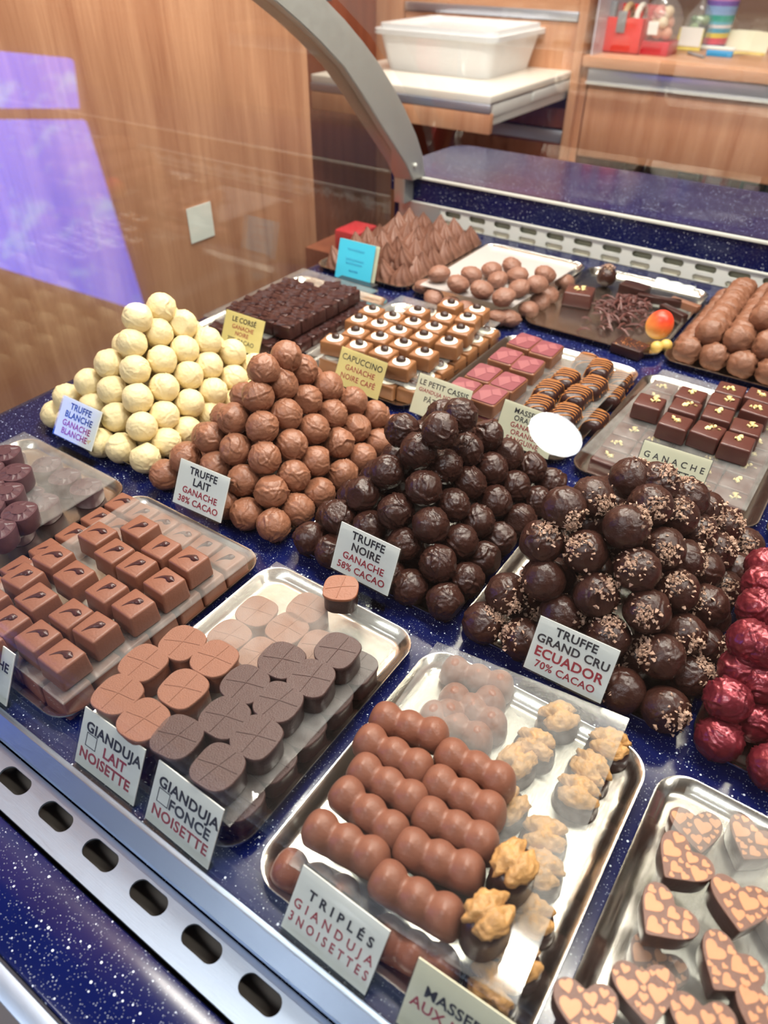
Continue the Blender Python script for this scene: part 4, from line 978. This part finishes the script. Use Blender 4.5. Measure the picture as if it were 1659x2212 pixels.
# nut topped squares
def nutsq(seed):
    rr = random.Random(seed); o = obj('nut_square', bm_mesh('nut_square', rbox(.0335, .0325, .0200, .0022, 3, .05)), choc('glossy_dark_chocolate', (.085, .026, .020), .3, .1)); tag(o, 'x', 'chocolate')
    bm = bmesh.new(); cx_, cy_ = rr.uniform(-.004, .004), rr.uniform(-.003, .005)
    for k in range(7):
        c0 = Vector((cx_+rr.uniform(-.006, .006), cy_+rr.uniform(-.005, .005), .0210)); s = rr.uniform(.0021, .0036)
        vs = [bm.verts.new(c0+Vector((rr.gauss(0, 1), rr.gauss(0, 1), rr.gauss(0, .7))).normalized()*s) for _ in range(9)]
        try: bmesh.ops.convex_hull(bm, input=vs)
        except Exception: pass
    for v in [v for v in bm.verts if not v.link_faces]: bm.verts.remove(v)
    bmesh.ops.bevel(bm, geom=list(bm.edges), offset=.0003, segments=1, affect='EDGES')
    k = obj('chopped_nuts', bm_mesh('chopped_nuts', bm), amond, o); k['kind'] = 'stuff'; return o
np_ = [nutsq(s) for s in range(5)]
NS = zz([(830,870),(1120,820),(1080,905),(1010,1010),(1400,785),(1350,865),(1310,955),(1240,1070),(1610,830),(1590,920),(1510,1050),(1450,1150)], 1150, 600, 3.26)
ns = P2(NS, .047, SH); place(np_, ns, gridlab('dark square with chopped nuts, upper layer', ns, .034, .033), 'nut-topped squares', .07)
nl = [(-.038-.0325*i, .692+.0320*j, .0022) for i in range(5) for j in range(7) if i in (0, 1, 4) or j in (0, 1, 6) or (i == 3 and j < 5)]
place(np_, nl, gridlab('dark square with chopped nuts under the sheet', nl, .0325), 'nut-topped squares below', .04)
# piped cones
def cone_mesh(seed):
    rr = random.Random(seed); tw = rr.uniform(1.2, 2.0)
    prof = [(0, 0), (.0165, 0), (.019, .003), (.0185, .007), (.0180, .011), (.0160, .017), (.0125, .023), (.0080, .030), (.0040, .036), (.001, .041), (0, .0415)]
    def fl_(t, a_): return 1+.17*math.sin(7*a_+tw*t*5)*(1 if .05 < t < .97 else 0)
    bm = lathe_bm(prof, 42, fl_)
    for v in bm.verts: v.co.x += 6*v.co.z**2*rr.uniform(.5, .7)
    return bm_mesh('piped_cone', bm, True, None)
cm_ = [cone_mesh(s) for s in range(4)]
conem = choc('piped_milk_chocolate', (.215, .098, .066), .45, .3, 300, .15)
cn = [(-.655-.034*i, 1.010+.034*j, .0022) for i in range(5) for j in range(8)]
cn2 = [(-.672-.034*i, 1.045+.034*j, .020) for i in range(4) for j in range(6)]
for n_, (x, y, z) in enumerate(cn+cn2):
    o = obj('piped_cone', cm_[n_ % 4], conem, None, (x, y, z), (rnd.uniform(-.12, .12), rnd.uniform(-.12, .12), rnd.uniform(0, 6)))
    lst = cn if n_ < len(cn) else cn2
    tag(o, gridlab('piped chocolate cone, '+('bottom' if lst is cn else 'top')+' layer', lst, .034)(0, x, y, z), 'chocolate', 'piped chocolate cones')
# rochers
rm_ = [truffle_mesh('rocher_ball', .0150, 'leaf', 70+s, 4) for s in range(4)]
RB = zz([(480,318),(548,355),(595,322),(668,305),(740,290),(690,340),(760,325),(632,375),(765,370),(712,402),(830,355),(860,320)], 660, 400, 1.66)
def flatball(lst, z, zc, adj):
    for n_, q in enumerate(lst):
        p = at(q[0], q[1], zc)
        o = obj('rocher_ball', rm_[n_ % 4], rochm, None, (p.x, p.y, z+.0125), (rnd.uniform(-.3, .3), rnd.uniform(-.3, .3), rnd.uniform(0, 6))); o.scale = (1.25, 1.1, .86)
        tag(o, uniq('%s, %s row, %s' % (adj, ordn(int(round(max(0, (p.y-.97))/.034))), ordr(int(round((-.425-p.x)/.036))))), 'chocolate', 'rocher balls')
flatball(RB, .0316, .044, 'lumpy milk rocher ball on the white sheet')
flatball(zz([(460,400),(520,425),(580,440),(430,360),(730,470),(690,470),(800,440),(870,385),(930,340),(840,410)], 660, 400, 1.66), .0025, .018, 'lumpy milk rocher ball below the sheet')
# mixed remnants tray
zb = .0022
p = at(1252, 632, .02); o = nutsq(61); o.location = (p.x, p.y, zb); o.scale = (1.4, 1.3, 1.15); o.rotation_euler = (0, 0, .2); tag(o, 'large dark square with chopped nuts beside the shavings', 'chocolate')
p = at(1312, 590, .025); o = obj('truffle', truffle_mesh('truffle', .0165, 'soft', 81), darkt, None, (p.x, p.y, .0195)); tag(o, 'nib-topped dark truffle on the tray of shavings', 'truffle')
t = obj('cocoa_nibs', NIBS[2], nibm, o); t['kind'] = 'stuff'
p = at(1372, 618, .02); o = obj('dark_block', bm_mesh('dark_block', rbox(.045, .028, .020, .001, 2)), dark, None, (p.x, p.y, zb), (0, 0, -.1)); tag(o, 'flat dark chocolate block behind the shavings', 'chocolate')
bm = bmesh.new(); rr = random.Random(5); c0 = at(1345, 668, .012)
for k in range(150):
    c_ = Vector((rr.gauss(0, .020), rr.gauss(0, .030), 0)); c_.z = .004+max(0, .022*(1-(c_.x/.05)**2-(c_.y/.07)**2))*rr.random()
    a_ = rr.uniform(0, PI); d = Vector((math.cos(a_), math.sin(a_), rr.uniform(-.3, .3))); L = rr.uniform(.006, .014)
    pts = [c_+d*(L*t_)+Vector((0, 0, .003*math.cos(t_*2))) for t_ in (-1, -.4, .3, 1)]
    tube_into(bm, pts, .0016, 5, [.0008, .0019, .0017, .0008])
for v in bm.verts: v.co.z = max(v.co.z, 0)
o = obj('chocolate_shavings', bm_mesh('chocolate_shavings', bm), choc('shaving_chocolate', (.115, .040, .035), .4), None, (c0.x, c0.y, zb)); o['kind'] = 'stuff'; tag(o, 'heap of dark chocolate shavings in the half-empty tray', 'chocolate shavings')
for px_, py_, L, rz_, mt, lb in ((1425, 645, .07, .15, dark, 'long dark chocolate stick leaning across the shavings'), (1480, 655, .05, -.25, milkrow, 'milk chocolate stick with grooves at the tray corner'), (1455, 672, .05, -.5, dark, 'short dark stick behind the apricot-coloured egg')):
    p = at(px_, py_, .015); o = obj('chocolate_stick', bm_mesh('chocolate_stick', rbox(L, .013, .012, .0015, 2)), mt, None, (p.x, p.y, zb+.004), (0, 0, rz_)); tag(o, lb, 'chocolate')
p = at(1362, 748, .012); o = obj('spiced_square', bm_mesh('spiced_square', rbox(.046, .034, .014, .0015, 2)), dark, None, (p.x, p.y, zb), (0, 0, -.15)); tag(o, 'flat dark square dusted with copper flakes at the tray front', 'chocolate')
bm = bmesh.new()
for k in range(90):
    c_ = Vector((rr.uniform(-.020, .022), rr.uniform(-.015, .015), .0143)); s = rr.uniform(.0005, .0013)
    vs = [bm.verts.new(c_+Vector((rr.gauss(0, 1), rr.gauss(0, 1), rr.gauss(0, .5))).normalized()*s) for _ in range(5)]
    bmesh.ops.convex_hull(bm, input=vs)
for v in [v for v in bm.verts if not v.link_faces]: bm.verts.remove(v)
fl = obj('copper_flakes', bm_mesh('copper_flakes', bm, False), plain('copper_flake', (.60, .22, .06), .35, .5), o); fl['kind'] = 'stuff'
def eggmat(name='apricot_egg'):
    m, nt, b = nodes(name); v = coords(nt); sp = N(nt, 'ShaderNodeSeparateXYZ'); nt.links.new(v, sp.inputs[0])
    n1 = N(nt, 'ShaderNodeTexNoise'); n1.inputs['Scale'].default_value = 60; nt.links.new(v, n1.inputs['Vector'])
    ma = N(nt, 'ShaderNodeMath', operation='MULTIPLY_ADD'); ma.inputs[1].default_value = .012; nt.links.new(n1.outputs[0], ma.inputs[0]); nt.links.new(sp.outputs[2], ma.inputs[2])
    mr = N(nt, 'ShaderNodeMapRange'); mr.inputs[1].default_value = -.006; mr.inputs[2].default_value = .022; nt.links.new(ma.outputs[0], mr.inputs[0])
    mx = N(nt, 'ShaderNodeMix', data_type='RGBA'); mx.inputs[6].default_value = (.80, .46, .10, 1); mx.inputs[7].default_value = (.82, .05, .02, 1)
    nt.links.new(mr.outputs[0], mx.inputs[0]); nt.links.new(mx.outputs[2], b.inputs['Base Color']); b.inputs['Roughness'].default_value = .35; return m
em_ = eggmat()
bm = bmesh.new(); bmesh.ops.create_icosphere(bm, subdivisions=4, radius=1)
for v in bm.verts:
    k = 1-.08*v.co.z; v.co = Vector((v.co.x*.0195*k, v.co.y*.0195*k, v.co.z*.0225))
egg = bm_mesh('apricot_egg', bm, True, None)
p = at(1425, 703, .026); o = obj('apricot_egg', egg, em_, None, (p.x, p.y, .0275), (.15, .25, 0)); tag(o, 'red and yellow apricot-like egg at the tray corner', 'confection')
bm = bmesh.new(); bmesh.ops.create_icosphere(bm, subdivisions=3, radius=.009)
for n_, (px_, py_) in enumerate(((1418, 752), (1438, 748))):
    p = at(px_, py_, .010); o = obj('yellow_ball', bm_mesh('yellow_ball', bm.copy(), True, None), plain('yellow_sugar', (.62, .40, .10), .4), None, (p.x, p.y, .0112)); tag(o, 'small yellow ball below the apricot-like egg, '+('left' if n_ == 0 else 'right')+' one', 'confection', 'small yellow balls')
# added strip stands for lights reflected in a clear cover at the back
def glare_mesh():
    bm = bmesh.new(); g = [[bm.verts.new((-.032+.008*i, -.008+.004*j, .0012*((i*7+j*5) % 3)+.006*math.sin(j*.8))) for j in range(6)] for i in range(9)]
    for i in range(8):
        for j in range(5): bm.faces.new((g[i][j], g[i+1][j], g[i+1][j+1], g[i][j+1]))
    bmesh.ops.solidify(bm, geom=list(bm.faces), thickness=.0006); return bm_mesh('glare_strip', bm, False)
p = at(1460, 622, .022); o = obj('glare_strip', glare_mesh(), plain('white_glare', (.85, .90, .92), .22, .3), None, (p.x-.002, p.y, .024), (0, 0, -.12)); tag(o, 'added white strip standing in for light reflections at the back of the shavings tray', 'glare strip')
# rippled logs
def log_mesh(L, r, seed):
    rr = random.Random(seed); bm = bmesh.new(); n1, n2 = int(L/.0016), 28; rings = []; off = Vector((seed*3., 0, 0))
    pitch = .030
    for i in range(n1+1):
        y = L*i/n1; fr = ((y/pitch) % 1)-.5; e = min(1, math.sqrt(max(0, 1-(1-min(y, L-y)/(r*.95))**2)) if min(y, L-y) < r*.95 else 1)
        rad = r*(.74+.26*math.sqrt(max(0, 1-(2*fr)**2)))*max(e, .03)
        ring = []
        for k in range(n2):
            a_ = 2*PI*k/n2; d = Vector((math.cos(a_), y*60, math.sin(a_))); q = 1+.10*noise.noise(d*1.3+off)+.10*(1-abs(noise.noise(d*2.2+off))*4)
            ring.append(bm.verts.new((rad*q*math.cos(a_), y, rad*q*math.sin(a_))))
        rings.append(ring)
    for a_, b__ in zip(rings[:-1], rings[1:]):
        for k in range(n2): bm.faces.new((a_[k], a_[(k+1) % n2], b__[(k+1) % n2], b__[k]))
    bm.faces.new(rings[0][::-1]); bm.faces.new(rings[-1]); return bm_mesh('rippled_log', bm, True, None)
lg = [log_mesh(.245, .0190, s) for s in range(3)]; lgs = [log_mesh(.225, .0195, s) for s in range(4, 7)]
for i, x in enumerate((-.175, -.1385, -.101, -.064, -.027)):
    o = obj('rippled_log', lg[i % 3], milkrow, None, (x, .995, .0195)); tag(o, 'rippled milk chocolate log, bottom layer, %s' % ['leftmost', 'second from the left', 'third from the left', 'fourth from the left', 'rightmost'][i], 'chocolate', 'rippled logs')
for i, x in enumerate((-.1555, -.118, -.080, -.043)):
    o = obj('rippled_log', lgs[i % 3], milkrow, None, (x, 1.012, .0445)); tag(o, 'rippled milk chocolate log, second layer, %s' % ['leftmost', 'second from the left', 'third from the left', 'rightmost'][i], 'chocolate', 'rippled logs')
for i, x in enumerate((-.099, -.060)):
    o = obj('rippled_log', lgs[(i+1) % 3], milkrow, None, (x, 1.045, .0690)); o.scale = (.95, .85, .95); tag(o, 'rippled milk chocolate log, top layer, %s' % ['left', 'right'][i], 'chocolate', 'rippled logs')

# ------------------------------------------------------------------ price labels
def text_mesh(s, size, bold=.0):
    cu_ = bpy.data.curves.new('t', 'FONT'); cu_.body = s; cu_.size = size; cu_.align_x = 'CENTER'; cu_.offset = bold; cu_.extrude = .00006; cu_.resolution_u = 3; cu_.space_character = 1.05
    ob = bpy.data.objects.new('t', cu_); C.objects.link(ob)
    dg = bpy.context.evaluated_depsgraph_get(); me = bpy.data.meshes.new_from_object(ob.evaluated_get(dg)); me.materials.clear()
    bpy.data.objects.remove(ob); return me
def price_label(x, y, z, yaw, lean, W, H, lines, card, label):
    root = empty('price_label', (x, y, z), yaw, label, 'label')
    M_ = Matrix.Rotation(-lean, 4, 'X') @ Matrix.Rotation(PI/2, 4, 'X')     # card plane: local x right, y up, z towards the viewer
    def add(name, me, mt, lx=0, ly=0, lz=0, sc=(1, 1, 1), parent=root):
        o = obj(name, me, mt, parent); o.matrix_local = M_ @ Matrix.Translation((lx, ly, lz)) @ Matrix.Diagonal((*sc, 1)); return o
    bm = rbox(W, H, .0008, 0, base=False); add('card', bm_mesh('card', bm, False), card, 0, H/2, 0)
    bm = rbox(W+.0016, H+.0012, .0008, .0002, 1, base=False); add('clear_front', bm_mesh('clear_front', bm, False), acryl_l, 0, H/2, .0018)
    bm = rbox(W+.0016, H+.0012, .0016, .0002, 1, base=False); add('clear_back', bm_mesh('clear_back', bm, False), acryl_l, 0, H/2, -.0018)
    # foot of the holder
    bm = bmesh.new(); d = .010
    q = [(-W/2, -.001, 0), (W/2, -.001, 0), (W/2, d, 0), (-W/2, d, 0)]
    vs = [bm.verts.new(p_) for p_ in q]+[bm.verts.new((p_[0], p_[1], .0012)) for p_ in q]
    for f in ((0, 3, 2, 1), (4, 5, 6, 7), (0, 1, 5, 4), (1, 2, 6, 5), (2, 3, 7, 6), (3, 0, 4, 7)): bm.faces.new([vs[i] for i in f])
    obj('holder_foot', bm_mesh('holder_foot', bm, False), acryl_l, root, (0, -.004, -z+.0003))
    if z > .01: obj('holder_leg', bm_mesh('holder_leg', rbox(W*.9, .0014, z-.001, 0), False), acryl_l, root, (0, -.0005, -z+.0008))
    for s, ly, size, col, lx, bold in lines:
        me = text_mesh(s, size*1.08, size*bold*.6)
        wd = max(v.co.x for v in me.vertices)-min(v.co.x for v in me.vertices) if len(me.vertices) else 0
        sc = min(1, (W*.92)/wd) if wd else 1
        add('lettering', me, {'b': inkb, 'r': inkr, 'u': inkblue}[col], lx, ly, .0006, (sc, 1, 1))
    return root, add
K, Rr = 'b', 'r'
price_label(-.681, .3680, .021, .008, .62, .066, .046, (('TRUFFE', .0345, .0095, K, 0, .045), ('BLANCHE', .0245, .0095, K, 0, .045), ('GANACHE', .0145, .0090, Rr, 0, .045), ('BLANCHE', .0050, .0090, Rr, 0, .045)), paper, 'white label reading TRUFFE BLANCHE')
price_label(-.468, .3555, .026, .05, .50, .064, .046, (('TRUFFE', .0350, .0095, K, 0, .045), ('LAIT', .0245, .0100, K, 0, .045), ('GANACHE', .0145, .0085, Rr, 0, .03), ('38% CACAO', .0045, .0085, Rr, 0, .03)), paper, 'white label reading TRUFFE LAIT 38% CACAO')
price_label(-.281, .3730, .021, -.013, .42, .064, .046, (('TRUFFE', .0355, .0095, K, 0, .045), ('NOIRE', .0250, .0095, K, 0, .045), ('GANACHE', .0150, .0085, Rr, 0, .03), ('58% CACAO', .0050, .0085, Rr, 0, .03)), paper, 'white label reading TRUFFE NOIRE 58% CACAO')
price_label(-.084, .3710, .021, .018, .44, .064, .046, (('TRUFFE', .0360, .0090, K, 0, .045), ('GRAND CRU', .0260, .0090, K, 0, .045), ('ECUADOR', .0145, .0105, Rr, 0, .045), ('70% CACAO', .0050, .0080, Rr, 0, .03)), paper, 'white label reading TRUFFE GRAND CRU ECUADOR')
def boxmark(add, lx, ly, s):
    bm = bmesh.new(); t_ = .0006
    for x0_, x1_, y0_, y1_ in ((-s, s, -s, -s+t_), (-s, s, s-t_, s), (-s, -s+t_, -s, s), (s-t_, s, -s, s)): prism_into(bm, [(x0_, y0_), (x1_, y0_), (x1_, y1_), (x0_, y1_)], 0, .0001)
    add('tick_box', bm_mesh('tick_box', bm, False), inkb, lx, ly, .0005)
r1, ad = price_label(-.321, .1180, .003, .009, .497, .063, .046, (('GIANDUJA', .0300, .0105, K, .002, .05), ('LAIT', .0185, .0105, Rr, .006, .05), ('NOISETTE', .0075, .0105, Rr, -.002, .05)), paper, 'white label reading GIANDUJA LAIT NOISETTE'); boxmark(ad, -.019, .0235, .0055)
r2, ad = price_label(-.246, .1170, .003, -.016, .503, .061, .047, (('GIANDUJA', .0305, .0105, K, .002, .05), ('FONCE', .0190, .0105, K, .006, .05), ('NOISETTE', .0078, .0105, Rr, .0, .03)), paper, 'white label reading GIANDUJA FONCE NOISETTE'); boxmark(ad, -.019, .0240, .0055)
price_label(-.122, .1175, .003, -.015, .60, .064, .044, (('T R I P L É S', .0275, .0082, K, .002, .05), ('G I A N D U J A', .0175, .0082, Rr, .0, .02), ('3 N O I S E T T E S', .0078, .0082, Rr, 0, .03)), paper, 'white label reading TRIPLÉS GIANDUJA 3NOISETTES')
price_label(-.036, .1175, .003, .03, .50, .064, .046, (('MASSERET', .0270, .0090, K, 0, .045), ('AUX NOIX', .0170, .0090, Rr, -.004, .03)), cream, 'cream label cut by the bottom edge reading MASSE')
price_label(-.467, .1170, .003, .0, .50, .062, .046, (('GANACHE', .0270, .0100, K, 0, .045),), paper, 'white label at the left frame edge before the comma squares')
def backlabel(a_, b__, H, lean, lines, card, label, zt=.064, drop=0):
    A1 = at(*a_, z=zt); B1 = at(*b__, z=zt); d = B1-A1; yaw = math.atan2(d.y, d.x); W = d.length; c_ = (A1+B1)/2
    nrm = Vector((-math.sin(yaw), math.cos(yaw), 0)); z0 = zt-H*math.cos(lean); base = c_-nrm*(H*math.sin(lean))
    return price_label(base.x, base.y, z0, yaw, lean, W, H, lines, card, label)
backlabel((740, 748), (838, 785), .047, .45, (('CAPUCCINO', .0330, .0100, K, 0, .015), ('GANACHE', .0215, .0090, Rr, 0, .015), ('NOIRE CAFÉ', .0100, .0090, Rr, 0, .015)), yellow, 'pale yellow label reading CAPUCCINO')
backlabel((490, 668), (573, 695), .048, .45, (('LE CORSÉ', .0360, .0090, K, 0, .03), ('GANACHE', .0265, .0075, Rr, 0, .015), ('NOIRE', .0180, .0075, Rr, 0, .015), ('70% CACAO', .0085, .0080, K, 0, .015)), yellow, 'deep yellow label reading LE CORSÉ')
backlabel((908, 805), (1022, 845), .048, .45, (('LE PETIT CASSIS', .0360, .0085, K, 0, .015), ('GIANDUJA NOISETTE', .0280, .0060, Rr, 0, .015), ('PÂTE DE', .0170, .0085, K, -.004, .0), ('CASSIS', .0075, .0085, K, 0, .015)), cream, 'cream label reading LE PETIT CASSIS')
backlabel((1092, 862), (1213, 905), .047, .42, (('MASSERET', .0365, .0078, K, 0, .015), ('ORANGE', .0285, .0078, K, 0, .015), ('GANACHE', .0205, .0075, Rr, 0, .015), ('ORANGE', .0125, .0075, Rr, 0, .015), ('SANGUINE', .0045, .0075, Rr, 0, .015)), cream, 'cream label reading MASSERET ORANGE GANACHE')
backlabel((1393, 950), (1540, 995), .046, .45, (('G A N A C H E', .0300, .0085, K, 0, .015), ('AMARETTO', .0190, .0090, K, 0, .015)), cream, 'cream label reading GANACHE AMARETTO')
# blue handwritten note on a card at the cones
def blue_note():
    A1 = aty(735, 512, .978); B1 = aty(812, 550, .978)
    W = .068; H = .064; root, add = price_label((A1.x+B1.x)/2-.002, .970, .0045, .0, .30, W+.01, H+.002, (), cream, 'bright blue handwritten note on a card before the piped cones')
    bm = rbox(W+.006, H, .0006, 0, base=False); add('blue_note', bm_mesh('blue_note', bm, False), bluec, -.004, H/2+.002, .0032)
    bm = bmesh.new(); rr_ = random.Random(3)
    for ln, (y_, w_) in enumerate(((.052, .018), (.036, .020), (.030, .018), (.018, .010))):
        pts = []; n_ = 26
        for i in range(n_): pts.append((-w_+2*w_*i/n_-.004, y_+.0022*math.sin(i*1.9+ln)*rr_.uniform(.5, 1.2), .0037))
        tube_into(bm, pts, .00035, 4)
    add('handwriting', bm_mesh('handwriting', bm), inkblue, 0, 0, 0)
blue_note()
box_o = obj('label_rest', bm_mesh('label_rest', rbox(.075, .02, .012, .001, 1)), plain('smoked_acrylic', (.03, .03, .035), .2), None, (-.715, .962, .0005)); tag(box_o, 'dark acrylic rest in front of the piped cones tray', 'label rest')

for o in list(bpy.data.objects):
    if '_used' in o: del o['_used']
